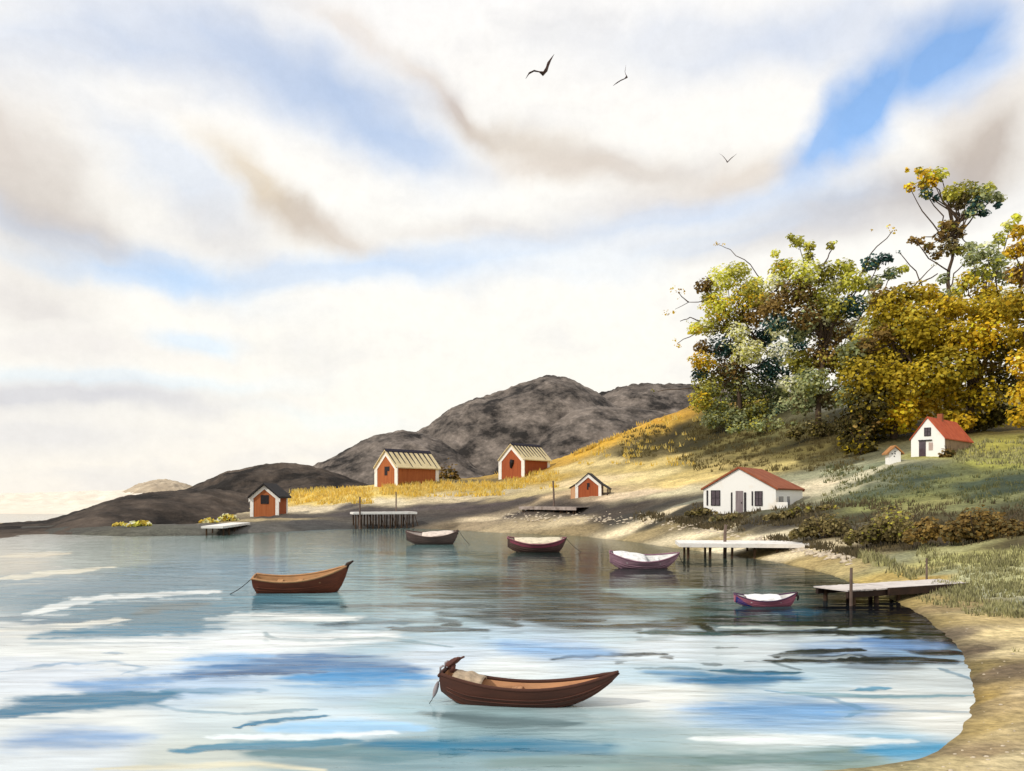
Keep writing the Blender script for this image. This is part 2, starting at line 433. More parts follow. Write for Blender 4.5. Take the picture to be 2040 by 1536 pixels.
for px, d, z in [(-700, 140, -.3), (-300, 125, -.2), (0, 122, .1), (60, 132, .4), (150, 165, .4), (-100, 90, -.8), (60, 88, -.8), (150, 92, -.8), (-400, 80, -.8), (0, 185, -1.5), (-400, 190, -1.5), (150, 210, -1.2), (-300, 180, -2), (0, 220, -2), (250, 240, -1), (100, 300, -2), (300, 180, 2.0), (500, 220, 5), (700, 230, 6), (900, 240, 7), (1100, 250, 12), (1300, 250, 18), (1500, 260, 24), (1800, 260, 28), (2200, 260, 28), (2600, 200, 24),
                 (500, 400, 6), (1000, 400, 8), (1600, 400, 25), (2300, 400, 28), (-600, 300, -3), (200, 420, -3), (2700, 90, 8), (2700, 40, 3), (2600, 18, 1.2), (2500, 12, .8), (1500, 10, .3), (2200, 9, .6)]:
    pts.append((px, d, z))
pts = np.array(pts)
KU, KD = 3.2, 2.0
def Q(px, d): return np.stack([(np.asarray(px, float) - 1020) / F * KU, np.log(np.asarray(d, float)) * KD], -1)
QC = Q(pts[:, 0], pts[:, 1])
# scale heights by distance so that the fit is even in the picture of the place from afar and near
ZC = pts[:, 2] / pts[:, 1]
n_ = len(QC)
D_ = np.sqrt(((QC[:, None] - QC[None]) ** 2).sum(-1))
A_ = np.zeros((n_ + 1, n_ + 1)); A_[:n_, :n_] = D_ + np.eye(n_) * 1e-4; A_[n_, :n_] = 1; A_[:n_, n_] = 1
WT = np.linalg.solve(A_, np.append(ZC, 0))
def hgt(px, d):
    px = np.asarray(px, float); d = np.asarray(d, float); shp = px.shape
    q = Q(px.ravel(), d.ravel()); o_ = np.empty(len(q))
    for i in range(0, len(q), 20000):
        r = np.sqrt(((q[i:i + 20000, None] - QC[None]) ** 2).sum(-1)); o_[i:i + 20000] = r @ WT[:n_] + WT[n_]
    return (o_ * d.ravel()).reshape(shp)
def gz(px, d): return float(hgt(np.array([px]), np.array([d]))[0])
_tx = np.linspace(-780, 2820, 361); _ds = np.exp(np.linspace(math.log(12), math.log(380), 700))
_tab = hgt(*np.meshgrid(_tx, _ds))
def hit(px, py):
    """distance at which the sight line through (px, py) meets the ground"""
    f_ = min(max((px - _tx[0]) / (_tx[1] - _tx[0]), 0), 359.999); i_ = int(f_); f_ -= i_
    z = _tab[:, i_] * (1 - f_) + _tab[:, i_ + 1] * f_; ray = H - (py - HZ) * _ds / F
    k = np.nonzero(ray <= np.maximum(z, 0))[0]
    return float(_ds[k[0]]) if len(k) else 190.0
def on_ground(px, d):
    return Vector(((px - 1020) / F * d, d, gz(px, d)))

# ground cover colours, given at spots of the ground
GC = [ # px, py, colour
 (0, 1062, (100, 96, 88)), (150, 1060, (112, 110, 100)), (300, 1056, (124, 124, 110)), (450, 1050, (128, 124, 116)), (200, 1064, (124, 122, 106)), (380, 1060, (124, 122, 110)), (600, 1040, (108, 104, 100)), (640, 1050, (104, 102, 98)), (720, 1025, (108, 98, 94)), (850, 1030, (104, 94, 86)), (960, 1010, (112, 98, 94)), (880, 1008, (118, 106, 102)),
 (520, 1036, (196, 176, 130)), (620, 1016, (232, 214, 176)), (760, 1002, (236, 220, 180)), (880, 992, (226, 206, 164)), (960, 985, (206, 190, 148)),
 (600, 1000, (244, 204, 84)), (660, 985, (246, 208, 86)), (720, 972, (240, 206, 96)), (730, 992, (244, 214, 110)), (800, 978, (226, 190, 80)), (880, 970, (224, 184, 66)), (950, 975, (214, 180, 80)), (930, 958, (150, 130, 80)), (1000, 968, (214, 176, 60)), (1060, 960, (212, 172, 60)), (1060, 985, (222, 200, 140)), (560, 985, (96, 84, 64)),
 (1110, 925, (224, 174, 50)), (1180, 895, (238, 184, 30)), (1240, 865, (246, 190, 20)), (1300, 842, (240, 178, 22)), (1380, 812, (206, 158, 40)), (1280, 860, (222, 176, 50)), (1160, 925, (234, 206, 130)), (1230, 915, (238, 212, 140)), (1180, 960, (240, 214, 158)), (1280, 950, (246, 222, 150)), (1260, 985, (236, 210, 170)), (1360, 960, (246, 216, 130)), (1330, 985, (230, 216, 170)), (1120, 985, (226, 196, 146)),
 (1280, 900, (118, 104, 56)), (1340, 880, (120, 108, 56)), (1320, 920, (232, 204, 120)), (1400, 900, (150, 136, 72)), (1400, 860, (128, 116, 58)), (1430, 930, (216, 190, 110)), (1480, 870, (150, 138, 76)), (1500, 900, (166, 150, 82)), (1560, 860, (150, 144, 84)), (1600, 900, (146, 132, 66)), (1650, 870, (110, 96, 46)), (1560, 925, (226, 204, 120)), (1450, 830, (128, 126, 72)), (1560, 810, (124, 124, 84)), (1640, 820, (140, 138, 118)),
 (1680, 930, (190, 190, 150)), (1660, 960, (244, 226, 186)), (1720, 945, (220, 212, 176)), (1740, 930, (160, 168, 130)), (1680, 985, (196, 190, 150)),
 (1100, 1012, (110, 96, 86)), (1200, 1012, (100, 90, 82)), (1300, 1015, (94, 88, 78)), (1400, 1022, (90, 86, 70)), (1500, 1042, (86, 80, 70)), (1380, 1000, (150, 150, 130)),
 (950, 1045, (190, 168, 130)), (1050, 1045, (202, 180, 138)), (1000, 1032, (226, 204, 164)), (1150, 1035, (226, 204, 158)), (1150, 1055, (176, 154, 108)), (1280, 1045, (240, 220, 176)), (1280, 1065, (190, 168, 116)), (1400, 1062, (244, 226, 182)), (1400, 1085, (196, 176, 124)), (1500, 1078, (246, 230, 190)), (1600, 1095, (236, 216, 170)), (1520, 1105, (190, 164, 100)), (1620, 1120, (204, 178, 112)), (1700, 1130, (206, 184, 120)), (1740, 1170, (200, 176, 104)), (1790, 1150, (216, 186, 96)), (1840, 1160, (220, 184, 86)), (1830, 1205, (196, 170, 100)), (1900, 1210, (190, 164, 110)), (1880, 1235, (180, 158, 96)), (1930, 1260, (150, 132, 104)), (1960, 1230, (214, 188, 124)), (2020, 1260, (236, 212, 150)), (1990, 1290, (140, 120, 94)), (2020, 1330, (150, 128, 98)), (1955, 1330, (176, 154, 92)), (1960, 1390, (196, 164, 84)), (2010, 1390, (196, 170, 116)), (2030, 1450, (214, 190, 134)), (1960, 1450, (206, 178, 108)), (1950, 1500, (190, 164, 120)), (2030, 1510, (226, 206, 154)), (1880, 1515, (204, 184, 130)), (2040, 1290, (240, 218, 160)), (2060, 1380, (226, 200, 146)), (1780, 1532, (196, 180, 126)),
 (1590, 1040, (92, 84, 74)), (1640, 1062, (120, 112, 92)), (1700, 1060, (98, 84, 58)), (1760, 1075, (90, 76, 54)), (1850, 1080, (100, 84, 58)), (1600, 1010, (124, 124, 96)), (1680, 1030, (110, 110, 74)), (1740, 1010, (164, 166, 96)), (1800, 1000, (158, 158, 86)), (1850, 1010, (170, 166, 96)), (1950, 1000, (150, 152, 96)), (2030, 1010, (120, 124, 84)), (1930, 1050, (100, 84, 58)), (2030, 1050, (110, 92, 60)),
 (1720, 975, (140, 146, 112)), (1800, 960, (92, 108, 84)), (1880, 940, (128, 134, 82)), (1950, 960, (86, 104, 84)), (2030, 965, (80, 98, 78)), (1930, 900, (188, 180, 72)), (2000, 890, (196, 188, 76)), (2030, 920, (186, 184, 76)), (1880, 960, (150, 154, 88)), (1800, 935, (120, 128, 100)),
 (1800, 1110, (160, 160, 120)), (1860, 1100, (200, 196, 130)), (1920, 1110, (206, 202, 120)), (2000, 1110, (214, 210, 130)), (1950, 1150, (200, 200, 150)), (2030, 1160, (206, 204, 140)), (1980, 1180, (186, 186, 150)), (2030, 1210, (176, 180, 150)), (1900, 1140, (190, 190, 140)), (2040, 1080, (120, 108, 66)),
 (1750, 860, (90, 78, 30)), (1900, 860, (110, 100, 40)), (2030, 850, (150, 124, 40)),
 (560, 1030, (112,104,96)), (680, 1012, (122,112,106)), (760, 1018, (108,98,92)), (800, 1040, (104,98,92)), (900, 1030, (104,94,86)), (1000, 1012, (108,96,88)), (1060, 1018, (106,94,84)), (1150, 1010, (104,92,82)), (1250, 1010, (100,88,78)), (920, 1048, (130,112,84)), (1340, 1008, (110,102,86)), (1240, 1022, (104,92,80)), (1340, 1030, (96,90,74)), (1420, 880, (88,82,46)), (1520, 840, (92,88,52)), (1480, 850, (84,80,46)), (1600, 840, (104,100,66)), (1700, 880, (70,62,30)), (1660, 900, (96,86,42)), (1560, 890, (104,96,50)), (1360, 860, (96,86,46)), (1300, 890, (90,80,44)), (1250, 905, (104,92,52)), (1440, 915, (168,150,84)), (1450, 890, (96,90,50)), (1510, 880, (88,84,48)), (1600, 880, (88,80,42)), (1380, 885, (92,84,46)), (1330, 872, (88,78,44)), (1620, 915, (120,110,56)), (1500, 925, (176,158,92)), (1700, 920, (110,108,76)), (1690, 950, (150,152,118)), (1760, 980, (112,124,94)), (1840, 985, (140,146,88)), (1900, 975, (96,112,84)), (1980, 985, (88,104,80)), (1700, 1030, (96,92,62)), (1820, 1040, (110,102,66)), (1990, 1030, (104,92,60)), (1440, 1040, (88,82,68)),
]
gq, gcol = [], []
for px, py, c in GC:
    d = hit(px, py); gq.append(((px - 1020) / F * 3.2, math.log(d) * 4.2)); gcol.append(deep(c, .34, .88))
gq, gcol = np.array(gq), np.array(gcol)
def gcolor(px, d):
    px, d = px.ravel(), d.ravel()
    wx, wy = (px - 1020) / F * d, d
    n1 = fbm(wx * 0.16 + 40, wy * 0.05 + 40, 4) - 0.5; n2 = fbm(wx * 0.12 + 90, wy * 0.05 + 9, 4) - 0.5
    q = np.stack([(px - 1020) / F * 3.2 + n1 * 0.28, np.log(d) * 4.2 + n2 * 0.22], -1)
    o_ = np.empty((len(q), 3))
    for i in range(0, len(q), 20000):
        w = 1 / (((q[i:i + 20000, None] - gq[None]) ** 2).sum(-1) + 3e-4) ** 2.2
        o_[i:i + 20000] = (w[..., None] * gcol[None]).sum(1) / w.sum(1)[:, None]
    return o_

gx = np.linspace(-760, 2800, 560)
gd = np.exp(np.linspace(math.log(8), math.log(420), 520))
PX, DD = np.meshgrid(gx, gd)
ZZ = hgt(PX, DD)
XX = (PX - 1020) / F * DD
ZZ = ZZ + (fbm(XX * 0.45, DD * 0.45, 4) - 0.5) * 0.0075 * DD ** 0.9 * sstep(-0.0, 1.2, ZZ) + (fbm(XX * 1.4 + 8, DD * 1.4, 3) - 0.5) * 0.06 * sstep(0.02, 0.5, ZZ)
GZ_GRID = ZZ
V = np.stack([XX, DD, ZZ], -1).reshape(-1, 3)
r_, c_ = ZZ.shape
idx = np.arange(r_ * c_).reshape(r_, c_)
Fq = np.stack([idx[:-1, :-1], idx[:-1, 1:], idx[1:, 1:], idx[1:, :-1]], -1).reshape(-1, 4)
keep = (V[:, 2][Fq].max(1) > -0.35)
Fq = Fq[keep]
used = np.zeros(len(V), bool); used[Fq.ravel()] = True
remap = np.cumsum(used) - 1
ground = np_mesh("ground", V[used], remap[Fq], M['ground'], cols=gcolor(PX, DD)[used])
# sand wetted along the water line is darker
groundcol = ground.data.attributes['col']
cc_ = np.empty(len(ground.data.vertices) * 4, np.float32); groundcol.data.foreach_get('color', cc_); cc_ = cc_.reshape(-1, 4)
zz_ = V[used][:, 2]; dd_ = V[used][:, 1]
wet = 1 - .38 * (1 - sstep(.01, .09, zz_ + (fbm(V[used][:, 0] * 1.1, dd_ * 1.1, 3) - .5) * .06)) * np.clip(60 / dd_, .3, 1)
cc_[:, :3] *= wet[:, None]; groundcol.data.foreach_set('color', cc_.ravel())
tag(ground, "grassy hillside and sandy beach round the bay", "ground", kind="structure")

# ------------------------------------------------------------------ rocky hills behind the bay
def hill_mat(name, dark, pale):
    m, t, o = nodes_of(name)
    p = t.nodes.new('ShaderNodeBsdfPrincipled')
    tcn = t.nodes.new('ShaderNodeTexCoord')
    mp = t.nodes.new('ShaderNodeMapping'); mp.inputs['Scale'].default_value = (1, 0.5, 1.4); mp.inputs['Rotation'].default_value = (0, R(28), 0)
    t.links.new(tcn.outputs['Object'], mp.inputs[0])
    def nz(sc, det, lo, hi):
        n = t.nodes.new('ShaderNodeTexNoise'); n.inputs['Scale'].default_value = sc; n.inputs['Detail'].default_value = det; n.inputs['Roughness'].default_value = 0.7
        t.links.new(mp.outputs[0], n.inputs['Vector'])
        g = t.nodes.new('ShaderNodeMapRange'); g.inputs[1].default_value = lo; g.inputs[2].default_value = hi
        t.links.new(n.outputs[0], g.inputs[0]); return g.outputs[0], n
    f1, n1 = nz(0.075, 8, 0.41, 0.6); f2, n2 = nz(0.5, 8, 0.46, 0.64)
    ad = t.nodes.new('ShaderNodeMath'); ad.operation = 'MULTIPLY'; t.links.new(f1, ad.inputs[0])
    mr2 = t.nodes.new('ShaderNodeMapRange'); mr2.inputs[3].default_value = 0.6; mr2.inputs[4].default_value = 1.0; t.links.new(f2, mr2.inputs[0]); t.links.new(mr2.outputs[0], ad.inputs[1])
    mx = t.nodes.new('ShaderNodeMix'); mx.data_type = 'RGBA'
    mx.inputs[6].default_value = (*alb(dark), 1); mx.inputs[7].default_value = (*alb(pale), 1)
    t.links.new(ad.outputs[0], mx.inputs['Factor']); t.links.new(mx.outputs[2], p.inputs['Base Color'])
    p.inputs['Roughness'].default_value = 0.95; p.inputs['Specular IOR Level'].default_value = 0.1
    b = t.nodes.new('ShaderNodeBump'); b.inputs['Strength'].default_value = 0.4; b.inputs['Distance'].default_value = 0.8
    t.links.new(n2.outputs[0], b.inputs['Height']); t.links.new(b.outputs[0], p.inputs['Normal'])
    t.links.new(p.outputs[0], o.inputs[0])
    return m
HM = hill_mat("grey_rock_heath", (48, 45, 43), (154, 142, 132))
HM2 = hill_mat("dark_heath", (42, 38, 35), (112, 99, 88))
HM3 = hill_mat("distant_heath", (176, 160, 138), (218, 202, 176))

def hill(ridge, d0, depth_f, depth_b, mat, label, base=-1.0, seed=0, rough=0.03, dslope=0.0):
    """a rounded ridge: crest through the given skyline at distance d0, falling away before and behind"""
    xs = np.array([r[0] for r in ridge], float); ys = np.array([r[1] for r in ridge], float)
    px = np.linspace(xs[0], xs[-1], 220)
    py = np.interp(px, xs, ys)
    k = np.ones(5) / 5; py[2:-2] = np.convolve(py, k, 'valid')
    t = np.concatenate([np.linspace(-1, 0, 60), np.linspace(0, 1, 24)[1:]])
    dr = np.maximum(d0 + dslope * (px - 250), 75)
    PXh, T = np.meshgrid(px, t)
    Dr = np.broadcast_to(dr, PXh.shape)
    D = Dr + np.where(T < 0, T * depth_f, T * depth_b)
    zr = H - (np.broadcast_to(py, PXh.shape) - HZ) * Dr / F
    prof = np.where(T < 0, np.cos(np.abs(T) * math.pi / 2) ** 0.75, np.cos(T * math.pi / 2) ** 1.3)
    X = (PXh - 1020) / F * D
    nz = (fbm(X * 0.05 + seed * 31, D * 0.03 + seed * 7, 5) - 0.5)
    amp = rough * np.minimum(Dr, 22 * np.maximum(zr, 0) + 4) * sstep(0, 0.35, np.abs(T)) * sstep(1.0, 0.75, np.abs(T))
    Z = base + (zr - base) * prof + nz * amp * 1.6 + (fbm(X * 0.3 + seed, D * 0.3, 3) - 0.5) * Dr * 0.006 * sstep(1.0, 0.7, np.abs(T))
    V = np.stack([X, D, Z], -1).reshape(-1, 3)
    r, c = X.shape; ix = np.arange(r * c).reshape(r, c)
    Fc = np.stack([ix[:-1, :-1], ix[:-1, 1:], ix[1:, 1:], ix[1:, :-1]], -1).reshape(-1, 4)
    o = np_mesh("hill", V, Fc, mat)
    return tag(o, label, "hill", kind="structure")

hill([(120, 1030), (200, 1002), (240, 984), (275, 966), (310, 957), (345, 957), (375, 967), (430, 985), (520, 1010)], 420, 90, 120, HM3, "low pale distant hill on the left skyline", seed=1, rough=.008)
HM4 = hill_mat("pale_horizon_cover", (240, 228, 210), (252, 244, 230))
hill([(-1500, 984), (-900, 985), (-300, 984), (0, 985), (100, 983), (220, 980), (330, 976), (480, 985), (600, 1000)], 520, 300, 120, HM4, "added pale cream land hiding the left sea horizon", seed=9, rough=.003, base=-.6)  # invented land, added to hide the sea horizon; cream to merge with the sky
hill([(-700, 1100), (-350, 1078), (-120, 1062), (0, 1049), (100, 1040), (160, 1018), (200, 1003), (255, 988), (310, 981), (360, 978), (420, 974), (520, 990), (600, 1015)], 150, 42, 60, HM2, "dark low headland running out at the left", seed=2, rough=.012, dslope=0.13, base=-1.3)
hill([(310, 1010), (345, 985), (375, 974), (400, 962), (450, 942), (500, 930), (560, 924), (620, 930), (680, 948), (760, 975), (860, 1000)], 240, 60, 90, HM2, "dark heathy hill behind the small red hut", seed=3, rough=.012)
hill([(520, 985), (600, 940), (640, 922), (670, 910), (700, 892), (750, 868), (800, 860), (850, 866), (900, 890), (960, 930), (1010, 970)], 290, 75, 100, HM, "grey rocky shoulder behind the long red barn", seed=4, rough=.014)
hill([(680, 960), (760, 905), (850, 858), (900, 820), (960, 796), (1000, 784), (1050, 764), (1090, 756), (1140, 762), (1190, 788), (1250, 830), (1330, 880)], 350, 100, 120, HM, "highest rounded grey mountain on the skyline", seed=5, rough=.014)
hill([(980, 930), (1040, 890), (1090, 850), (1140, 826), (1190, 815), (1250, 812), (1310, 822), (1400, 850), (1500, 880)], 300, 70, 80, HM, "dark rocky knoll behind the upper red barn", seed=6, rough=.014)
hill([(1080, 860), (1140, 815), (1190, 788), (1240, 775), (1290, 769), (1350, 771), (1420, 768), (1600, 780), (1800, 800)], 420, 110, 120, HM, "grey ridge running right behind the trees", seed=7, rough=.012)

# ------------------------------------------------------------------ water
WB = [ (0, 1005, (255, 250, 240)), (250, 1000, (255, 250, 240)), (-400, 1010, (255, 250, 240)), (120, 1025, (252, 246, 236)), (-300, 1040, (246, 240, 230)), # water tint, with bright sky and dark tree reflections painted in
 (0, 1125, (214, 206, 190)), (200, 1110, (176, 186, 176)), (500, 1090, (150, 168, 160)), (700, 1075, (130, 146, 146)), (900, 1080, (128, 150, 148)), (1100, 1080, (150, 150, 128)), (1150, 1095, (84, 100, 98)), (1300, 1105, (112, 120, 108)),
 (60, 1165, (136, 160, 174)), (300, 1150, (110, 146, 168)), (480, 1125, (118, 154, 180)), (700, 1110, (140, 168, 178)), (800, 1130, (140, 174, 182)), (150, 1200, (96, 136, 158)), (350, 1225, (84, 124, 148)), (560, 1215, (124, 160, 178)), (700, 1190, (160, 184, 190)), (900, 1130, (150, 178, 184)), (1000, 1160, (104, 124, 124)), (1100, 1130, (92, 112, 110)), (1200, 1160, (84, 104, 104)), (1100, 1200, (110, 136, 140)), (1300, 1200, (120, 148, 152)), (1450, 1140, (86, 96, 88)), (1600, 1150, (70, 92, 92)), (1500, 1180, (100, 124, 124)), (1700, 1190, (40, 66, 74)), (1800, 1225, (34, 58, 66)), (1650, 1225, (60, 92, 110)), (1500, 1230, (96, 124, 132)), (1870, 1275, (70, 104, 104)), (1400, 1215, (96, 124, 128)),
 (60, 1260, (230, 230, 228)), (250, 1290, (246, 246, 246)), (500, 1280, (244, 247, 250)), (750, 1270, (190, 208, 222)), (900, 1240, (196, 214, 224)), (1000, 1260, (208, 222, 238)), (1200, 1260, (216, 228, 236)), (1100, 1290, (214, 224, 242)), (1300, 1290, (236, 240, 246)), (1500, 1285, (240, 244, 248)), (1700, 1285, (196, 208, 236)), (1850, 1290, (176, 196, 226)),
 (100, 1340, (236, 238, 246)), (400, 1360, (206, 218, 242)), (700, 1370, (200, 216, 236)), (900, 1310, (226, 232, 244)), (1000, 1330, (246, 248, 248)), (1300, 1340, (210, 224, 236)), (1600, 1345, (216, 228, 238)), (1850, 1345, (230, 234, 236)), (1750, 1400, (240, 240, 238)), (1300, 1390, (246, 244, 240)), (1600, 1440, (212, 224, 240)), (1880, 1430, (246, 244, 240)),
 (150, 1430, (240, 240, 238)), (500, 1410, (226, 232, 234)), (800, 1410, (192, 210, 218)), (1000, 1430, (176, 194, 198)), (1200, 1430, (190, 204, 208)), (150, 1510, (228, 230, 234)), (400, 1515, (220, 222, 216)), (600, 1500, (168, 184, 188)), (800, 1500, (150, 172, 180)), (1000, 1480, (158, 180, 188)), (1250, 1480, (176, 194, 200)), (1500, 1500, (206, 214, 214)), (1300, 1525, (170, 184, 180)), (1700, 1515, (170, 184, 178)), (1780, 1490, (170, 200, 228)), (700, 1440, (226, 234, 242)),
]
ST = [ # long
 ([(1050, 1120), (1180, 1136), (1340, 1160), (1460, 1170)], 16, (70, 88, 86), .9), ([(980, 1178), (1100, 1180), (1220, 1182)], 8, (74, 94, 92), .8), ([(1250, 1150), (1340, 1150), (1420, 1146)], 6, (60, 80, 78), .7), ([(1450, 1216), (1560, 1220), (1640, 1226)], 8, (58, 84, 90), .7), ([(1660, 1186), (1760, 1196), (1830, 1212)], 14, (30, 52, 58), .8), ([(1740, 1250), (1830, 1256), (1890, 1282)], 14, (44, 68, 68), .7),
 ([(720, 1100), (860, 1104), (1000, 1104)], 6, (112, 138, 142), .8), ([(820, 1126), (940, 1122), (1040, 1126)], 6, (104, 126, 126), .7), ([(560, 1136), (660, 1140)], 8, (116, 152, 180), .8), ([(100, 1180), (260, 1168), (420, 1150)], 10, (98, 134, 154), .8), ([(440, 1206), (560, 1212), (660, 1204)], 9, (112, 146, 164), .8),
 ([(1080, 1240), (1180, 1250), (1260, 1256)], 6, (70, 94, 96), .6), ([(880, 1222), (960, 1232), (1020, 1246)], 6, (90, 112, 116), .6), # painted reflection streaks and patches in the water: points, half-height in rows, colour, softness
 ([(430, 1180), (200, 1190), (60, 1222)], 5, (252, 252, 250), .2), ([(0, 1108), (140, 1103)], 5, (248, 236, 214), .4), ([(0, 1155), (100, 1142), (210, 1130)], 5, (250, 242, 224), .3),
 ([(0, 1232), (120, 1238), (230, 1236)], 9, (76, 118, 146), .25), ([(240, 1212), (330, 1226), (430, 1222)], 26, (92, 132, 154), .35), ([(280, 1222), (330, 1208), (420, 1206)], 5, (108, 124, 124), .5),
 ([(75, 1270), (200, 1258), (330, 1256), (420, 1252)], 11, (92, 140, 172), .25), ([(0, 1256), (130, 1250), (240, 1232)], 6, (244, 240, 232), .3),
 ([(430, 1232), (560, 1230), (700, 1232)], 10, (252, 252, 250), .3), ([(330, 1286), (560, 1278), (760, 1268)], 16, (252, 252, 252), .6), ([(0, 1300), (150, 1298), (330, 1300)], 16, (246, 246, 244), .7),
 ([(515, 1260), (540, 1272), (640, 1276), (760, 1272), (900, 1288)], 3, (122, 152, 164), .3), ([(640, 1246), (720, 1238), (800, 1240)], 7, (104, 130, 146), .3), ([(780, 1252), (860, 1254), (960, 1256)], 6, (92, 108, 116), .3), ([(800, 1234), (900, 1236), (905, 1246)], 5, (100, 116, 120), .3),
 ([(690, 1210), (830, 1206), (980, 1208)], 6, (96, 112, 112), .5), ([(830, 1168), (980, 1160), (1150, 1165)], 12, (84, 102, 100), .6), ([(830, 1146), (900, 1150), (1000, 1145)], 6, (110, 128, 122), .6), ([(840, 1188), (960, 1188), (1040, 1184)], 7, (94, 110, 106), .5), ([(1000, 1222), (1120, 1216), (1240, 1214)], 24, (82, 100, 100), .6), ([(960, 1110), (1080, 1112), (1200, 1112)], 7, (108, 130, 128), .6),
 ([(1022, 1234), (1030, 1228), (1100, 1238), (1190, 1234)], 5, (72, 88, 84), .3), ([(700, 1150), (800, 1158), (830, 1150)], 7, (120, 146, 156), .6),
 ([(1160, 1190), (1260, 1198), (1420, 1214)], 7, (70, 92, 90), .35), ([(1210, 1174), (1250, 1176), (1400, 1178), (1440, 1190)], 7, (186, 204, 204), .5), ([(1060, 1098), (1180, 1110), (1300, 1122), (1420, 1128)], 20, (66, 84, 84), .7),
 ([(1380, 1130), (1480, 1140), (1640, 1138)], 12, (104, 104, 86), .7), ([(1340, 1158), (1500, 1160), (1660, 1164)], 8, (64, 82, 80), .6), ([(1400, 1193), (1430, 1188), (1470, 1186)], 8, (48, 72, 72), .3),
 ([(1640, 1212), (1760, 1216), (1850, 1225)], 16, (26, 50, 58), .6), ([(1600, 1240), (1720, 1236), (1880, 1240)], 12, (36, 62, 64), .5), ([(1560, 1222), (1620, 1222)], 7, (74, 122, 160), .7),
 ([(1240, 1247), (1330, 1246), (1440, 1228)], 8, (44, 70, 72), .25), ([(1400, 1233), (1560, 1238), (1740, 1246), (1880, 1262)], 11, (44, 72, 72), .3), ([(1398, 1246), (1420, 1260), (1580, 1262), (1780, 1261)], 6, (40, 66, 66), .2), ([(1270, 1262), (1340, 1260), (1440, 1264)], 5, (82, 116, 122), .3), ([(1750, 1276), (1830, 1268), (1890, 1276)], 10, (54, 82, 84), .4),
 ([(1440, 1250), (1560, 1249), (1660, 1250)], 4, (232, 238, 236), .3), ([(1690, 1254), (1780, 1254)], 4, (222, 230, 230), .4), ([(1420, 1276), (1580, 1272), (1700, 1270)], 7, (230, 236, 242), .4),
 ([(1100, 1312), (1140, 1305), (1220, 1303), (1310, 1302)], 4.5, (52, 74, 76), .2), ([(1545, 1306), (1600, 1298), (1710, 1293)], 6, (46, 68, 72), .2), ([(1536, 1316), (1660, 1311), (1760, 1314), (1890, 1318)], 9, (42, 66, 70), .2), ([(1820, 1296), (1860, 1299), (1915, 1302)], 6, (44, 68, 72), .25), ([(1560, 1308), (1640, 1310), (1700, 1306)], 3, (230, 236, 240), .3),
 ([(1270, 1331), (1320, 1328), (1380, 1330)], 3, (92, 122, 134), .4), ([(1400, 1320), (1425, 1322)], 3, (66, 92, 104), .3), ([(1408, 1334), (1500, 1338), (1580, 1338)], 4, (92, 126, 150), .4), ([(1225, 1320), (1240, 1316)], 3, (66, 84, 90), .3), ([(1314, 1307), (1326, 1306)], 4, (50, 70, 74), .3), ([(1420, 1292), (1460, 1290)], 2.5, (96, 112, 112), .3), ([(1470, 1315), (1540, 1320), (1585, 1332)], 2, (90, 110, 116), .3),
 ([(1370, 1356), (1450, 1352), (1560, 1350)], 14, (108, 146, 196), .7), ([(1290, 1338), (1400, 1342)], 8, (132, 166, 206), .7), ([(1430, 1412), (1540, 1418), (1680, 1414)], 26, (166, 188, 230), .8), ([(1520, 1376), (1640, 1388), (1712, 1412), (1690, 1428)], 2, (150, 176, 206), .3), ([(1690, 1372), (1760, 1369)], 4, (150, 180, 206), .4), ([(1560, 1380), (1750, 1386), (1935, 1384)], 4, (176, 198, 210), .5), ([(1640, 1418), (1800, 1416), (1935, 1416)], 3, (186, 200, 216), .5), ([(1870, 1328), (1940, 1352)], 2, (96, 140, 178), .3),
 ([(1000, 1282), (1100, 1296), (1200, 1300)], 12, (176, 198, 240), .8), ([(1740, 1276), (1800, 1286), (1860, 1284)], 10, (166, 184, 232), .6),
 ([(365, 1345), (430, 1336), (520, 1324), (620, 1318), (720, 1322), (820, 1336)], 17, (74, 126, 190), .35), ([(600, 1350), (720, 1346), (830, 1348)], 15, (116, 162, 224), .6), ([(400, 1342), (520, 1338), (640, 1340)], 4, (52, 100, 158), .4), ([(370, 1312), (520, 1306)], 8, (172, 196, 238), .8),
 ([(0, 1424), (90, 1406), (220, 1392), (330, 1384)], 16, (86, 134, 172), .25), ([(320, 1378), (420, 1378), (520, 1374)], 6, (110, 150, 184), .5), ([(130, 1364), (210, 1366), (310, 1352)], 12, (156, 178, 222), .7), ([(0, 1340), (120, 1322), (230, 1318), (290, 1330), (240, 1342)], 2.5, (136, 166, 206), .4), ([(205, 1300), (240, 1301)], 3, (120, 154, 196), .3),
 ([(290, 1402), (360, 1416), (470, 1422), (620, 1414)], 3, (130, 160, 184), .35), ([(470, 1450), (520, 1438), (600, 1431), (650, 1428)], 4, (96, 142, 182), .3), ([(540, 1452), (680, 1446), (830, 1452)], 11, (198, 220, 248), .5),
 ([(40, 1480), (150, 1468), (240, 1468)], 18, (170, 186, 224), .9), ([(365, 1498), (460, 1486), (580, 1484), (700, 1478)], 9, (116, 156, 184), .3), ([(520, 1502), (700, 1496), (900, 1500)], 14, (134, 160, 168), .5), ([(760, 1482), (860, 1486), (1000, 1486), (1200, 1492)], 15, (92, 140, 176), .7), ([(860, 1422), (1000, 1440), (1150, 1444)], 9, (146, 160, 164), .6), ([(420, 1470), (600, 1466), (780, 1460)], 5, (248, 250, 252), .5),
 ([(1410, 1472), (1540, 1474), (1680, 1478), (1800, 1476)], 10, (246, 248, 248), .3), ([(1000, 1522), (1300, 1514), (1700, 1510)], 16, (156, 174, 174), .5), ([(1740, 1498), (1820, 1498), (1870, 1486)], 14, (140, 182, 222), .6), ([(200, 1532), (500, 1522), (640, 1534)], 6, (236, 230, 214), .5),
]
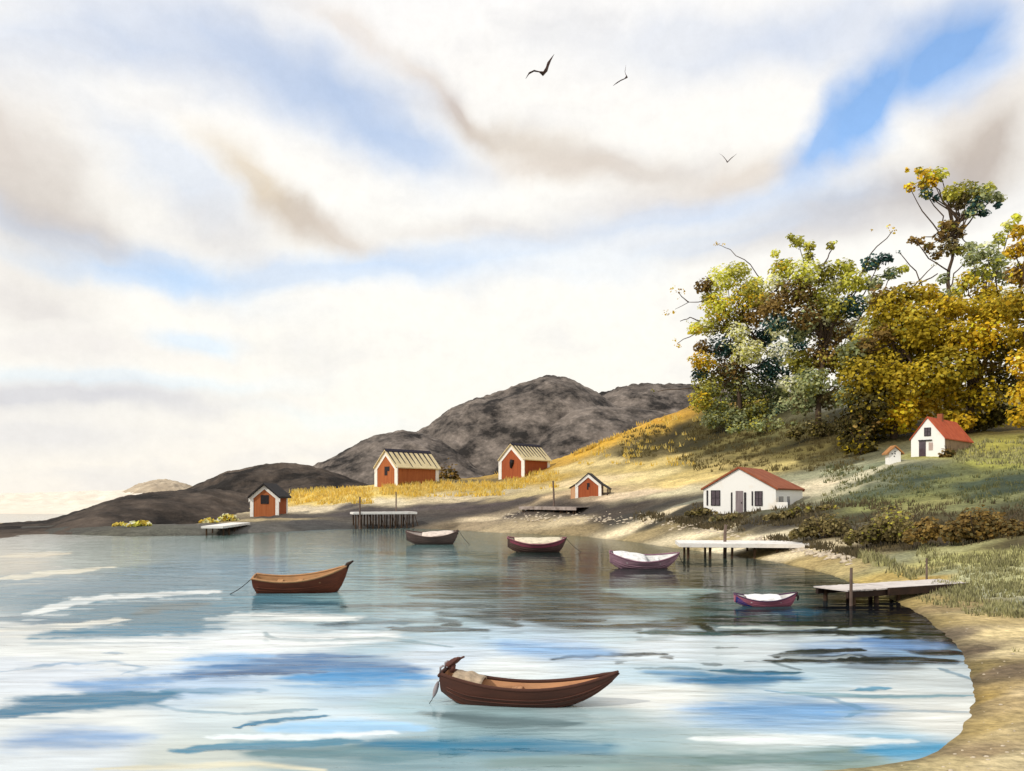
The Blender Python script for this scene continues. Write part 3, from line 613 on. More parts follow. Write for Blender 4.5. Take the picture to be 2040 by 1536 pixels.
wx_ = np.concatenate([np.linspace(-800, -40, 120)[:-1], np.linspace(-40, 2080, 900), np.linspace(2080, 2820, 120)[1:]])
wy_ = np.concatenate([np.linspace(990.9, 1050, 60)[:-1], np.linspace(1050, 1600, 560), np.array([1640, 1700, 1800, 2000, 2600, 4000, 9000])])
WPX, WPY = np.meshgrid(wx_, wy_)
WD = dW(WPY)
WX = (WPX - 1020) / F * WD
wbq = np.array([(a, b) for a, b, c in WB], float)
def wtint(c, k, e=.34):
    r, g, b = deep(c, e, k)
    return (r * .95, g + .15 * max(0, b - g), b)
wbc = np.array([wtint(c, 1.4) for a, b, c in WB])
# the painted patches are placed along the depth scale of the bay (1/distance), warped by drifting noise
n1 = fbm(WX * 0.35, WD * 0.11, 4) - 0.5; n2 = fbm(WX * 0.22 + 50, WD * 0.22, 4) - 0.5
fine = fbm(WPX / 26.0, WPY / 7.0, 3) - 0.5
sx, sy = WPX + n1 * 70, WPY + n2 * 16
water_col = np.zeros((*WPX.shape, 3)); wsum = np.zeros(WPX.shape)
for (a, b), c in zip(wbq, wbc):
    w = 1 / (((sx - a) / 3.4) ** 2 + (sy - b) ** 2 + 60) ** 2.0
    water_col += w[..., None] * c; wsum += w
water_col /= wsum[..., None]
rip = np.full(WPX.shape, 0.2)
sx2, sy2 = WPX + n1 * 34 + fine * 26, WPY + n2 * 7 + fine * 4.5
dry = (fbm(WX * .55 + 3, WD * 2.6, 4) - .5) * 1.5 + (fbm(WX * 2.2 + 9, WD * 7.0, 3) - .5) * .7
dry = dry * np.clip(34 / WD, .3, 1)
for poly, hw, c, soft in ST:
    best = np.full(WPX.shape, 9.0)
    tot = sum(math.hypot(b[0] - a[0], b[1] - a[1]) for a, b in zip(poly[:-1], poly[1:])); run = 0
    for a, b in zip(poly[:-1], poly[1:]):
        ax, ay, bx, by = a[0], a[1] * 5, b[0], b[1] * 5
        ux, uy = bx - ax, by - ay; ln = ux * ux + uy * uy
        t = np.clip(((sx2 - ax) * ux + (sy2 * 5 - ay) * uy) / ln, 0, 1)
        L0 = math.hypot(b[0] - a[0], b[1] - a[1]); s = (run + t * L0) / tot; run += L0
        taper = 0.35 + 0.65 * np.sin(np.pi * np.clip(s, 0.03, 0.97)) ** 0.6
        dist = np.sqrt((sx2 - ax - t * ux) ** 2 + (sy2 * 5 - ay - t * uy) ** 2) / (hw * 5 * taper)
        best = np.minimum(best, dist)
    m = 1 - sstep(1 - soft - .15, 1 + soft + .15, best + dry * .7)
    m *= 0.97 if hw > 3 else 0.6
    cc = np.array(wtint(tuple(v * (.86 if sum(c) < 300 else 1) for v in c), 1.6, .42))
    water_col = water_col * (1 - m[..., None]) + cc * m[..., None]
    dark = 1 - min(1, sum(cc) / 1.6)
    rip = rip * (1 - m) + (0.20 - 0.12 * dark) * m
# painted ripple lines: every colour patch is broken by fine bands of the neighbouring water colour
rl = sstep(.5, .68, fbm(WX * .30 + 70, WD * 1.9 + 5, 4)) * np.clip(60 / WD, .2, 1)
sh_ = np.roll(water_col, 14, axis=0); sh_[:14] = water_col[:14]
water_col = water_col * (1 - .45 * rl[..., None]) + sh_ * .45 * rl[..., None]
water_col *= (1 + (fbm(WX * .8 + 31, WD * 4.5, 4) - .5) * .45 * np.clip(50 / WD, .2, 1))[..., None]
water_col = np.clip(water_col, .004, .88)
wz = (fbm(WX * 0.5, WD * 1.6, 3) - 0.5) * 0.05 * np.clip(60 / WD, 0.0, 1)
Vw = np.stack([WX, WD, wz], -1).reshape(-1, 3)
r_, c_ = WX.shape; idx = np.arange(r_ * c_).reshape(r_, c_)
Fw = np.stack([idx[:-1, :-1], idx[:-1, 1:], idx[1:, 1:], idx[1:, :-1]], -1).reshape(-1, 4)[:, ::-1]

def water_mat():
    m, t, o = nodes_of("bay_water")
    a = t.nodes.new('ShaderNodeAttribute'); a.attribute_name = "col"
    rp = t.nodes.new('ShaderNodeAttribute'); rp.attribute_name = "ripple"
    tcn = t.nodes.new('ShaderNodeTexCoord')
    hs = None
    for sc, str_, w in ((1.0, (0.55, 2.0, 1), 1.0), (4.0, (0.5, 1.7, 1), 0.35), (14.0, (0.8, 1.4, 1), 0.10)):
        mp = t.nodes.new('ShaderNodeMapping'); mp.inputs['Scale'].default_value = str_
        t.links.new(tcn.outputs['Object'], mp.inputs[0])
        n = t.nodes.new('ShaderNodeTexNoise'); n.inputs['Scale'].default_value = sc; n.inputs['Detail'].default_value = 3
        n.inputs['Distortion'].default_value = 0.4
        t.links.new(mp.outputs[0], n.inputs[0])
        k = t.nodes.new('ShaderNodeMath'); k.operation = 'MULTIPLY'; k.inputs[1].default_value = w; t.links.new(n.outputs[0], k.inputs[0])
        if hs is None: hs = k.outputs[0]
        else:
            ad = t.nodes.new('ShaderNodeMath'); ad.operation = 'ADD'; t.links.new(hs, ad.inputs[0]); t.links.new(k.outputs[0], ad.inputs[1]); hs = ad.outputs[0]
    hm = t.nodes.new('ShaderNodeMath'); hm.operation = 'MULTIPLY'; t.links.new(hs, hm.inputs[0]); t.links.new(rp.outputs['Fac'], hm.inputs[1])
    b = t.nodes.new('ShaderNodeBump'); b.inputs['Strength'].default_value = 0.9; b.inputs['Distance'].default_value = 0.16
    t.links.new(hm.outputs[0], b.inputs['Height'])
    df = t.nodes.new('ShaderNodeBsdfDiffuse'); t.links.new(a.outputs['Color'], df.inputs['Color']); t.links.new(b.outputs[0], df.inputs['Normal'])
    gl = t.nodes.new('ShaderNodeBsdfGlossy'); gl.inputs['Roughness'].default_value = 0.07; t.links.new(b.outputs[0], gl.inputs['Normal'])
    fr = t.nodes.new('ShaderNodeFresnel'); fr.inputs['IOR'].default_value = 1.33; t.links.new(b.outputs[0], fr.inputs['Normal'])
    fk = t.nodes.new('ShaderNodeMath'); fk.operation = 'MULTIPLY'; t.links.new(fr.outputs[0], fk.inputs[0])
    fm = t.nodes.new('ShaderNodeMapRange'); fm.inputs[3].default_value = 0.68; fm.inputs[4].default_value = 1.0; t.links.new(fr.outputs[0], fm.inputs[0]); t.links.new(fm.outputs[0], fk.inputs[1])
    ms = t.nodes.new('ShaderNodeMixShader'); t.links.new(fk.outputs[0], ms.inputs[0]); t.links.new(df.outputs[0], ms.inputs[1]); t.links.new(gl.outputs[0], ms.inputs[2])
    t.links.new(ms.outputs[0], o.inputs[0])
    return m
water = np_mesh("water", Vw, Fw, water_mat(), cols=water_col.reshape(-1, 3), extra={"ripple": (rip * np.clip(130 / WD, .02, 1)).ravel()})
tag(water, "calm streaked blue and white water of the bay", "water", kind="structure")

# ------------------------------------------------------------------ boats
def make_boat(label, px, py, Lpx, heading, hs, hm, hb, hull_rgb, in_rgb, beam=0.30, rake=0.22, srake=0.05, tw=0.55, draft=0.12, rim_rgb=None, rope=None, thwarts=2, cover=None, stem=None, sole_h=0.35, roll=0, stripe=None):
    """hs/hm/hb: freeboard at stern, middle and bow as shares of the length"""
    d = dW(py)
    Lm = Lpx * d / F / max(0.3, abs(math.cos(heading)))
    root = empty("rowing_boat", ((px - 1020) / F * d, d, 0), heading, label, "boat", "small boats moored in the bay")
    root.rotation_euler = (R(roll), 0, heading)
    nst, nse = 26, 8
    def sheer(t): # 0 stern .. 1 bow
        return Lm * (hs * (1 - t) * (1 - 2 * t) + 4 * hm * t * (1 - t) + hb * t * (2 * t - 1))
    def keel(t):
        k = -draft * 0.5 * Lm * 0.5
        if t > 1 - rake: k = k + (sheer(t) - k) * ((t - 1 + rake) / rake) ** 1.7 * 0.985
        if t < srake: k = k + (sheer(t) * 0.35 - k) * ((srake - t) / srake) ** 1.3
        return k
    def half(t):
        b = beam / 2 * Lm
        w = 1 - (abs(t - 0.45) / 0.55) ** 2.3 if t > 0.45 else tw + (1 - tw) * math.sin(min(1, t / 0.45) * math.pi / 2)
        return max(0.006 * Lm, b * max(w, 0) ** 0.8)
    def xs(t, v):  # bow leans outward at the top
        return (t - 0.5) * Lm
    outer, inner = [], []
    th = 0.012 * Lm + 0.02
    for i in range(nst):
        t = i / (nst - 1); k, s_, b = keel(t), sheer(t), half(t)
        ro, ri = [], []
        for j in range(-nse, nse + 1):
            v = abs(j) / nse; sg = -1 if j < 0 else 1
            y = sg * b * v ** 0.6; z = k + (s_ - k) * v ** 1.9
            ro.append((xs(t, v), y, z))
            yi = sg * max(0.0, b - th) * v ** 0.6
            zi = max(z + th * (1 - v), k + (s_ - k) * 0.12)
            xi = xs(t, v)
            if i == 0: xi += th
            if i == nst - 1: xi -= th
            ri.append((xi, yi, zi if v < 1 else s_))
        outer.append(ro); inner.append(ri)
    mh = mat_surface("hull_paint", hull_rgb, tuple(c * 0.74 for c in hull_rgb), scale=1.3, bump=0.25, stretch=(0.6, 2, 3), rough=0.55, bscale=9, dist=0.01)
    mi = mat_surface("boat_inside", in_rgb, tuple(c * 0.8 for c in in_rgb), scale=2.2, bump=0.25, stretch=(0.5, 2, 2), contrast=(.45, .75), dist=0.01)
    mrim = mat_surface("gunwale_wood", rim_rgb or tuple(c * 0.8 for c in hull_rgb), None, scale=3, bump=0.2, dist=0.01)
    mb = MB(); mb.grid(outer)
    mb.face(outer[0]); mb.build("hull", mh, root, smooth=True)
    for j in (3, 5, 6):                                   # lapped strakes
        for sg in (-1, 1):
            mb = MB(); mb.tube([Vector(outer[i][nse + sg * j]) + Vector((0, sg * .004, 0)) for i in range(1, nst - 1)], 0.0035 * Lm, 5)
            mb.build("strake", mh, root, smooth=True)
    mb = MB(); mb.grid(inner)
    mb.face(inner[0]); mb.face(inner[-1]); mb.build("inner_lining", mi, root, smooth=True)
    # gunwale: a rail along each edge and round the stern
    mb = MB()
    for sg in (0, -1):
        mb.tube([Vector(outer[i][sg]) * 0.5 + Vector(inner[i][sg]) * 0.5 + Vector((0, 0, 0.008 * Lm)) for i in range(nst)], [0.012 * Lm] * (nst - 2) + [0.009 * Lm, 0.007 * Lm], 6)
    mb.tube([outer[0][0], (outer[0][nse][0], 0, outer[0][0][2] + .004 * Lm), outer[0][-1]], 0.011 * Lm, 6)
    mb.build("gunwale", mrim, root, smooth=True)
    if stripe:
        mb = MB()
        for sg in (0, -1):
            up, lo = [], []
            for i in range(1, nst - 1):
                a, b = Vector(outer[i][sg]), Vector(outer[i][2 if sg == 0 else -3])
                o_ = Vector((0, (-1 if a.y < 0 else 1) * 0.012, 0))
                up.append(tuple(a.lerp(b, .12) + o_)); lo.append(tuple(a.lerp(b, .62) + o_))
            mb.grid([up, lo])
        mb.build("side_stripe", mat_surface("stripe_paint", stripe, None, scale=3, bump=.1), root, smooth=True)
    mt = mat_surface("thwart_wood", tuple(min(255, c * 1.02) for c in in_rgb), tuple(c * 0.72 for c in in_rgb), scale=3, bump=0.2, stretch=(4, 1, 1), dist=0.01)
    for q in range(thwarts):
        t = 0.26 + 0.42 * q / max(1, thwarts - 1) if thwarts > 1 else 0.42
        z = sheer(t) * 0.78; w = half(t) * 0.9
        mb = MB(); mb.box((t - .5) * Lm - .03 * Lm, (t - .5) * Lm + .03 * Lm, -w, w, z - .012 * Lm, z + .004 * Lm); mb.build("thwart", mt, root, bevel=.004 * Lm)
    if cover:
        t0, t1, rgb = cover
        rows = []
        for i in range(14):
            t = t0 + (t1 - t0) * i / 13
            w = half(t) * 0.93; z = sheer(t)
            rows.append([((t - .5) * Lm, w * math.cos(a), z + (0.012 + 0.05 * math.sin(a) + 0.012 * math.sin(5 * a + i)) * Lm * math.sin(math.pi * (i + .6) / 14.2) ** .5) for a in np.linspace(math.pi, 0, 13)])
        mb = MB(); mb.grid(rows)
        o = mb.build("cover", mat_surface("boat_cover", rgb, tuple(c * 0.82 for c in rgb), scale=3, bump=.4, contrast=(.45, .7), dist=.02), root, smooth=True)
        so = o.modifiers.new("thickness", 'SOLIDIFY'); so.thickness = 0.012 * Lm
    if stem:
        mb = MB(); sh, lean, at = stem
        x0 = (at - .5) * Lm; z0 = sheer(at)
        mb.tube([(x0 - .01 * Lm, 0, z0 - .05 * Lm), (x0 + lean * .35 * Lm, 0, z0 + sh * .5 * Lm), (x0 + lean * Lm, 0, z0 + sh * Lm)], [.03 * Lm, .022 * Lm, .008 * Lm], 8)
        mb.build("stem_post", M['beam'], root, smooth=True)
    if rope:
        mb = MB(); e = rope
        x0 = (e[0] - .5) * Lm; z0 = sheer(min(1, max(0, e[0])))
        p0, p1 = Vector((x0, 0, z0)), Vector((x0 + e[1] * Lm, e[2] * Lm, -0.02))
        pts_ = [p0.lerp(p1, s) - Vector((0, 0, math.sin(math.pi * s) * 0.025 * Lm)) for s in np.linspace(0, 1, 12)]
        mb.tube(pts_, 0.0032 * Lm + 0.004, 6); mb.build("mooring_rope", M['rope'], root, smooth=True)
    return root, Lm, sheer, half

b1, L1, sh1, hf1 = make_boat("large dark brown open boat nearest the viewer, sharp bow pointing right", 1056, 1402, 352, R(-7), .165, .092, .185, (96, 56, 42), (206, 152, 110), beam=.26, rake=.46, srake=.16, tw=.7, rope=None, roll=0, thwarts=1, rim_rgb=(84, 50, 38))
# its stern gear: an outboard, a bundled tarp and a hanging fender on a line
mb = MB()
x0 = -.5 * L1
zs = sh1(0)
mb.tube([(x0 + .055 * L1, .0, zs + .0 * L1), (x0 + .06 * L1, 0, zs + .045 * L1)], [.016 * L1, .018 * L1], 8)
mb.grid([[(x0 + (.03 + .055 * u + (.012 if (k % 3 == 1) else 0)) * L1 + .034 * L1 * math.cos(2 * math.pi * k / 10) * (1 - abs(u - .5)), .026 * L1 * math.sin(2 * math.pi * k / 10), zs + (.035 + .05 * u) * L1) for k in range(10)] for u in (0, .35, .7, 1)], close=True, cap=True)
mb.tube([(x0 + .09 * L1, 0, zs + .075 * L1), (x0 + .125 * L1, .01 * L1, zs + .09 * L1)], [.008 * L1, .006 * L1], 6)
mb.build("outboard_motor", mat_surface("brown_casing", (112, 70, 60), (80, 48, 42), scale=4, bump=.2), b1, smooth=True)
rows = []
for i in range(12):
    t = .07 + .17 * i / 11; w = hf1(t) * .86
    rows.append([((t - .5) * L1, w * math.cos(a), sh1(t) + (.006 + (.036 + .006 * math.sin(i * 1.3)) * math.sin(a) ** .7) * L1 * math.sin(math.pi * (i + 1) / 13) ** .4) for a in np.linspace(math.pi, 0, 13)])
mb = MB(); mb.grid(rows); tp = mb.build("tarpaulin", mat_surface("grey_tarp", (214, 190, 160), (150, 134, 114), scale=5, bump=.5), b1, smooth=True)
so = tp.modifiers.new("thickness", 'SOLIDIFY'); so.thickness = .03
mb = MB(); mb.tube([(x0, -.02 * L1, zs), (x0 - .012 * L1, -.03 * L1, zs - .04 * L1), (x0 - .05 * L1, -.05 * L1, .02 * L1), (x0 - .065 * L1, -.06 * L1, -.01)], .008, 6)
rp_ = mb.build("mooring_rope", M['rope'], b1, smooth=True)
mb = MB()
fp0, fp1 = Vector((x0 - .018 * L1, -.034 * L1, zs - .045 * L1)), Vector((x0 - .044 * L1, -.048 * L1, zs - .135 * L1))
mb.tube([fp0.lerp(fp1, s) for s in (0, .12, .3, .6, .85, 1)], [.003 * L1, .009 * L1, .013 * L1, .014 * L1, .009 * L1, .003 * L1], 10)
mb.build("fender", M['fender'], rp_, smooth=True)
for sg in (-1, 1):
    mb = MB(); y = sg * hf1(0.02) * .7
    mb.tube([(x0 + .0 * L1, y, zs - .01 * L1), (x0 + .002 * L1, y, zs + .04 * L1), (x0 + .02 * L1, y * .96, zs + .052 * L1)], [.008 * L1, .007 * L1, .006 * L1], 6)
    mb.build("cleat", M['fender'], b1, smooth=True)

make_boat("red-brown rowing boat with tan inside, dark raised bow, mooring line at its left end", 602, 1180, 186, R(5), .175, .15, .29, (124, 62, 38), (206, 158, 110), beam=.30, rake=.18, srake=.05, tw=.7, rope=(0.0, -.28, -.12), stem=(.07, .09, .955), thwarts=3, roll=9, rim_rgb=(196, 148, 104))
make_boat("small grey-brown boat with pale inside, farthest of the moored boats", 862, 1084, 104, R(4), .25, .17, .26, (120, 98, 92), (236, 222, 212), beam=.40, rake=.16, srake=.30, tw=.25, rope=(1.0, .22, -.1), stem=(.03, .0, .97), thwarts=1, roll=10, cover=(.3, .9, (236, 220, 206)), rim_rgb=(110, 88, 82))
make_boat("maroon boat with pink side stripe and pale cover, off the sandy beach", 1070, 1099, 118, R(2), .24, .16, .24, (118, 92, 84), (238, 226, 204), beam=.42, rake=.18, srake=.26, tw=.2, rope=(.98, .30, -.15), thwarts=1, roll=10, cover=(.12, .92, (236, 224, 196)), stripe=(178, 92, 112), rim_rgb=(150, 92, 104))
make_boat("mauve pink boat with white inside beside the long white pier", 1284, 1131, 138, R(-3), .23, .13, .22, (202, 160, 178), (252, 252, 250), beam=.40, rake=.30, srake=.22, tw=.25, thwarts=2, roll=12, rim_rgb=(150, 110, 128), rope=(0.98, .12, .05), cover=(.05, .52, (253, 252, 250)))
b6 = make_boat("small blue and pink dinghy with white inside near the right pier", 1525, 1207, 124, R(-2), .19, .11, .22, (206, 124, 146), (252, 250, 248), beam=.38, rake=.16, srake=.34, tw=.2, thwarts=2, roll=8, rim_rgb=(90, 60, 90), stem=(.02, .012, .985), cover=(.18, .74, (252, 252, 252)))
# blue stern quarter painted on the dinghy and a dark fender at its bow
rt, L6, sh6, hf6 = b6
mb = MB(); nq = 10
for sg in (-1, 1):
    rows = []
    for i in range(nq + 1):
        t = .015 + .40 * i / nq; b = hf6(t); s_ = sh6(t)
        k = -.12 * .25 * L6
        if t < .34: k = k + (s_ * .35 - k) * ((.34 - t) / .34) ** 1.3
        top = .98 - .75 * (i / nq)
        rows.append([((t - .5) * L6, sg * (b * (v * top) ** .6 + .008), k + (s_ - k) * (v * top) ** 1.9 - .004) for v in np.linspace(.02, 1, 6)])
    mb.grid(rows)
mb.build("blue_panel", mat_surface("blue_paint", (66, 78, 170), (48, 56, 130), scale=2, bump=.15), rt, smooth=True)
mb = MB(); x1 = .49 * L6
mb.tube([(x1, -.02 * L6, sh6(1) - .01 * L6), (x1 + .012 * L6, -.03 * L6, sh6(1) - .05 * L6), (x1 + .008 * L6, -.03 * L6, sh6(1) - .12 * L6)], [.01 * L6, .018 * L6, .012 * L6], 8)
mb.build("fender", M['rope'], rt, smooth=True)

# ------------------------------------------------------------------ piers
def make_pier(label, p0, p1, width, deck_z, posts, nplanks, deckmat, npiles, name="jetty", thick=.10, fascia=None, side_beam=None, braces=True):
    """p0 = seaward end (px, d), p1 = landward end (px, d)"""
    a = Vector(((p0[0] - 1020) / F * p0[1], p0[1], deck_z)); b = Vector(((p1[0] - 1020) / F * p1[1], p1[1], deck_z))
    dirv_ = (b - a); Lm = dirv_.length; rz = math.atan2(dirv_.y, dirv_.x)
    root = empty(name, (a.x, a.y, 0), rz, label, "pier", "wooden jetties along the shore")
    mb = MB()
    for i in range(nplanks):
        x0, x1 = Lm * i / nplanks, Lm * (i + 1) / nplanks - .02
        j = random.uniform(-.05, .05)
        mb.box(x0, x1, -width / 2 + j, width / 2 + j, deck_z - thick * .5 + random.uniform(-.008, .008), deck_z + random.uniform(0, .012))
    mb.build("deck", deckmat, root)
    for s in (-1, 1):
        mb = MB(); mb.box(.05, Lm - .05, s * width * .44 - .07, s * width * .44 + .07, deck_z - thick * .5 - .26, deck_z - thick * .5 - .012)
        mb.build("beam", M['beam'], root)
    if fascia:
        for s in (-1, 1):
            mb = MB(); y = s * (width / 2 + .09)
            mb.box(0, Lm * fascia[1], y - .04, y + .04, deck_z - fascia[0], deck_z - .01); mb.build("edge_board", deckmat, root)
        mb = MB(); mb.box(-.1, -.01, -width / 2, width / 2, deck_z - fascia[0], deck_z - .012); mb.build("edge_board", deckmat, root)
    if side_beam:
        mb = MB(); y = -(width / 2 + .08); mb.box(Lm * side_beam[0], Lm * side_beam[1], y - .06, y + .06, deck_z - side_beam[2], deck_z + .015); mb.build("side_beam", M['beam'], root)
    for i in range(npiles if braces else 0):
        if i % 2: continue
        x = Lm * (i + .6) / npiles; y = -width * .44
        mb = MB(); mb.tube([(x, y, deck_z - .3), (x + Lm / npiles * .9, y + .05, -.35)], .05, 6); mb.build("brace", M['pile'], root)
    for i in range(npiles):
        x = Lm * (i + .35) / npiles
        for s in (-1, 1):
            mb = MB(); r = .085 + .02 * random.random()
            mb.tube([(x + random.uniform(-.1, .1), s * width * .40, -1.2), (x, s * width * .40, deck_z - thick * .5 - .02)], [r * 1.1, r], 7)
            mb.build("pile", M['pile'], root)
    for (px, top, hh, side, lean) in posts:   # px on the deck line, height above the deck
        u = (px - p0[0]) / (p1[0] - p0[0]); x = Lm * min(max(u, 0.01), .99)
        mb = MB(); y = side * (width / 2 + .07)
        mb.tube([(x, y, -1.0), (x + lean * .3, y, deck_z + hh * .5), (x + lean, y, deck_z + hh)], [top * 1.15, top, top * .9], 8)
        mb.build("mooring_post", M['post'], root)
    return root, Lm

make_pier("tiny white-topped jetty below the small red hut at the left", (424, dW(1068)), (478, 112), 2.4, 1.15, [], 9, M['deck'], 5, fascia=(.26, 1))
make_pier("pale jetty with two thin posts in front of the long red barn", (702, 121), (826, 124), 3.0, 2.35, [(713, .13, 2.2, -1, 0), (793, .10, 2.9, 1, .0)], 16, M['deck'], 11, fascia=(.3, 1))
make_pier("weathered brown jetty with a leaning post below the open shed", (1048, 122), (1162, 114), 2.6, 3.15, [(1092, .13, 3.6, 1, -.2)], 16, M['deck_brown'], 9, fascia=(.42, 1))
make_pier("longest white jetty reaching out from the sandy beach", (1352, dW(1100) - 5), (1700, 63.0), 4.6, 1.12, [(1446, .12, 1.3, 0.1, .1)], 44, M['deck'], 8, fascia=(.28, .74), side_beam=(.745, 1.01, .3), braces=False)
pr, pl = make_pier("white jetty with dark side beam nearest the right shore", (1655, 36.2), (1912, 39.6), 1.9, .62, [(1655, .065, .95, -1, .02), (1882, .05, 1.0, 1, 0)], 34, M['deck_grey'], 6, side_beam=(.28, 1.03, .30), braces=False)
# head of the nearer post: a thick knob, and its slack line up to the beach
# ------------------------------------------------------------------ houses
def gable_house(name, label, cat, px, d, w, l, eave, ridge, theta, wall, wall_side, roof, trim=None, over=.3, group=None, sink=1.5, zoff=0.0, hip=0.0, rthick=.14, open_front=None, side_roof=None):
    """local x across the gable (front gable at y=0 facing -y), y along the ridge"""
    base = on_ground(px, d); base.z += zoff
    root = empty(name, base, theta, label, cat, group)
    hw = w / 2
    # walls as one shell
    front = [(-hw, 0, -sink), (hw, 0, -sink), (hw, 0, eave), (0, 0, ridge), (-hw, 0, eave)]
    mb = MB(); mb.prism(front, (0, 0, 0), (0, .16, 0)); mb.build("front_wall", wall, root)
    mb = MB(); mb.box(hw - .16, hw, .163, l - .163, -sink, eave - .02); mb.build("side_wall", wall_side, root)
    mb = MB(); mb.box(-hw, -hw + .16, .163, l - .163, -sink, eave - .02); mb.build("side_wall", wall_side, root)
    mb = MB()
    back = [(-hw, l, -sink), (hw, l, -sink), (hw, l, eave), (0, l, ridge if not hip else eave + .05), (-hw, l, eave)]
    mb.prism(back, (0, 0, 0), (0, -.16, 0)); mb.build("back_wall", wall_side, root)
    # roof
    sl = (ridge - eave) / hw
    ex = hw + over; ez = eave - sl * over
    up = .05
    if not hip:
        for s in (-1, 1):
            mb = MB()
            prof = [(0, ridge + up), (s * ex, ez + up), (s * ex, ez + up + rthick), (0, ridge + up + rthick * 1.1)]
            mb.prism([(x, -over, z) for x, z in prof], (0, 0, 0), (0, l + 2 * over, 0))
            mb.build("roof_slope", roof, root)
    else:
        mb = MB()
        z0, zr = ez + up, ridge + up
        for s in (-1, 1):
            mb.face([(0, -over, zr), (s * ex, -over, z0), (s * ex, l + over, z0), (0, l - hip, zr)])
        mb.face([(0, l - hip, zr), (ex, l + over, z0), (-ex, l + over, z0)])
        o = mb.build("roof", roof, root)
        so = o.modifiers.new("thickness", 'SOLIDIFY'); so.thickness = rthick; so.offset = 1
    if trim:
        tw_ = trim[1]
        for s in (-1, 1):
            mb = MB(); mb.box(s * hw - tw_ / 2 + s * .05, s * hw + tw_ / 2 + s * .05, -.07, .10, -sink, eave); mb.build("corner_board", trim[0], root)
        mb = MB()
        for s in (-1, 1):
            nx, nz_ = s * (ridge - eave), hw
            ln = math.hypot(nx, nz_)
            prof = [(0, ridge + up - .01), (s * ex, ez + up - .01), (s * ex, ez + up - .01 - tw_ * 1.15), (0, ridge + up - .01 - tw_ * 1.25)]
            mb.prism([(x, -.10 - .012 * (s > 0), z) for x, z in prof], (0, 0, 0), (0, .09, 0))
        mb.build("bargeboard", trim[0], root)
        mb = MB(); mb.box(hw - .06, hw + .10, l - tw_, l + .05, -sink, eave - .05); mb.build("corner_board", trim[0], root)
    return root

def window(root, x, z, w, h, glass, frame=None, y=-.03, shutters=None, muntin=True, name="window"):
    mb = MB(); mb.box(x - w / 2, x + w / 2, y - .012, y + .04, z - h / 2, z + h / 2); g = mb.build(name, glass, root)
    if frame:
        mb = MB(); t = .07 * max(1, w)
        mb.box(x - w / 2 - t, x - w / 2, y - .04, y + .03, z - h / 2 - t, z + h / 2 + t); mb.box(x + w / 2, x + w / 2 + t, y - .04, y + .03, z - h / 2 - t, z + h / 2 + t)
        mb.box(x - w / 2, x + w / 2, y - .043, y + .03, z + h / 2, z + h / 2 + t); mb.box(x - w / 2, x + w / 2, y - .043, y + .03, z - h / 2 - t, z - h / 2)
        if muntin:
            mb.box(x - t / 3, x + t / 3, y - .036, y + .02, z - h / 2, z + h / 2); mb.box(x - w / 2, x + w / 2, y - .034, y + .018, z - t / 3, z + t / 3)
        mb.build("frame", frame, g)
    if shutters:
        for sx_, sw in shutters:
            mb = MB(); mb.box(x + sx_ - sw / 2, x + sx_ + sw / 2, y - .05, y + .02, z - h / 2 - .05, z + h / 2 + .06); mb.build("shutter", M['shutter'], g)
    return g

WT_, DV = M['white_paint'], M['dark_void']
# small red hut at the left
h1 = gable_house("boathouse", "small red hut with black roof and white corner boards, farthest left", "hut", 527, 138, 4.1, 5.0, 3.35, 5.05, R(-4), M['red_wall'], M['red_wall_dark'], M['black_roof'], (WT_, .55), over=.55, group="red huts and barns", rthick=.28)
window(h1, .05, 2.75, 1.15, 1.25, DV, M['shutter'])
# long red barns
def barn(label, px, d, w, l, eave, ridge, th, wall, win):
    b = gable_house("barn", label, "barn", px, d, w, l, eave, ridge, th, wall, M['red_wall_dark'] if wall is not M['red_wall'] else M['red_wall'], M['cream_roof'], (WT_, .8), over=.42, group="red huts and barns", sink=3.0, rthick=.2)
    sl = (ridge - eave) / (w / 2); ln = math.hypot(1, sl)
    n = 9
    ex = w / 2 + .42
    for s in (-1, 1):
        for k in range(n):
            y = -.3 + (l + .6) * (k + .25) / n
            wd = .13
            mb = MB()
            x0, x1 = .12, ex * random.uniform(.72, 1.0)
            zt = lambda x: ridge + .05 + .2 - sl * x * 1.0 + .02
            # wedge-shaped batten, wide at the ridge and narrow at the eave
            mb.grid([[(s * x0, y - wd * 1.6, zt(x0)), (s * x0, y + wd * 1.6, zt(x0)), (s * x0, y + wd * 1.6, zt(x0) + .1), (s * x0, y - wd * 1.6, zt(x0) + .1)],
                     [(s * x1, y - wd * .35, zt(x1)), (s * x1, y + wd * .35, zt(x1)), (s * x1, y + wd * .35, zt(x1) + .08), (s * x1, y - wd * .35, zt(x1) + .08)]], close=True, cap=True)
            mb.build("roof_batten", M['batten'], b)
    mb = MB()
    prof = [(-.42, -.42 * sl), (0, 0.02), (.42, -.42 * sl), (.42, -.42 * sl + .17), (0, .2), (-.42, -.42 * sl + .17)]
    mb.prism([(x, -.45, ridge + .26 + z) for x, z in prof], (0, 0, 0), (0, l + .9, 0)); mb.build("ridge_cap", M['batten'], b)
    win(b); return b
def win1(b):
    window(b, .0, 3.0, .8, 1.7, DV); mb = MB(); mb.box(.41, 1.0, -.06, .02, 3.0, 3.86); mb.build("hatch", DV, b)
def win2(b):
    mb = MB(); mb.tube([(-.1, -.04, 2.2), (.0, -.04, 2.7), (.12, -.04, 3.3), (.25, -.04, 3.9)], [.22, .38, .52, .45], 10); mb.build("hatch", DV, b)
barn("long red barn with cream striped roof, lower left of the two barns", 769, 165, 5.7, 11.4, 3.9, 6.9, R(-40), M['red_wall'], win1)
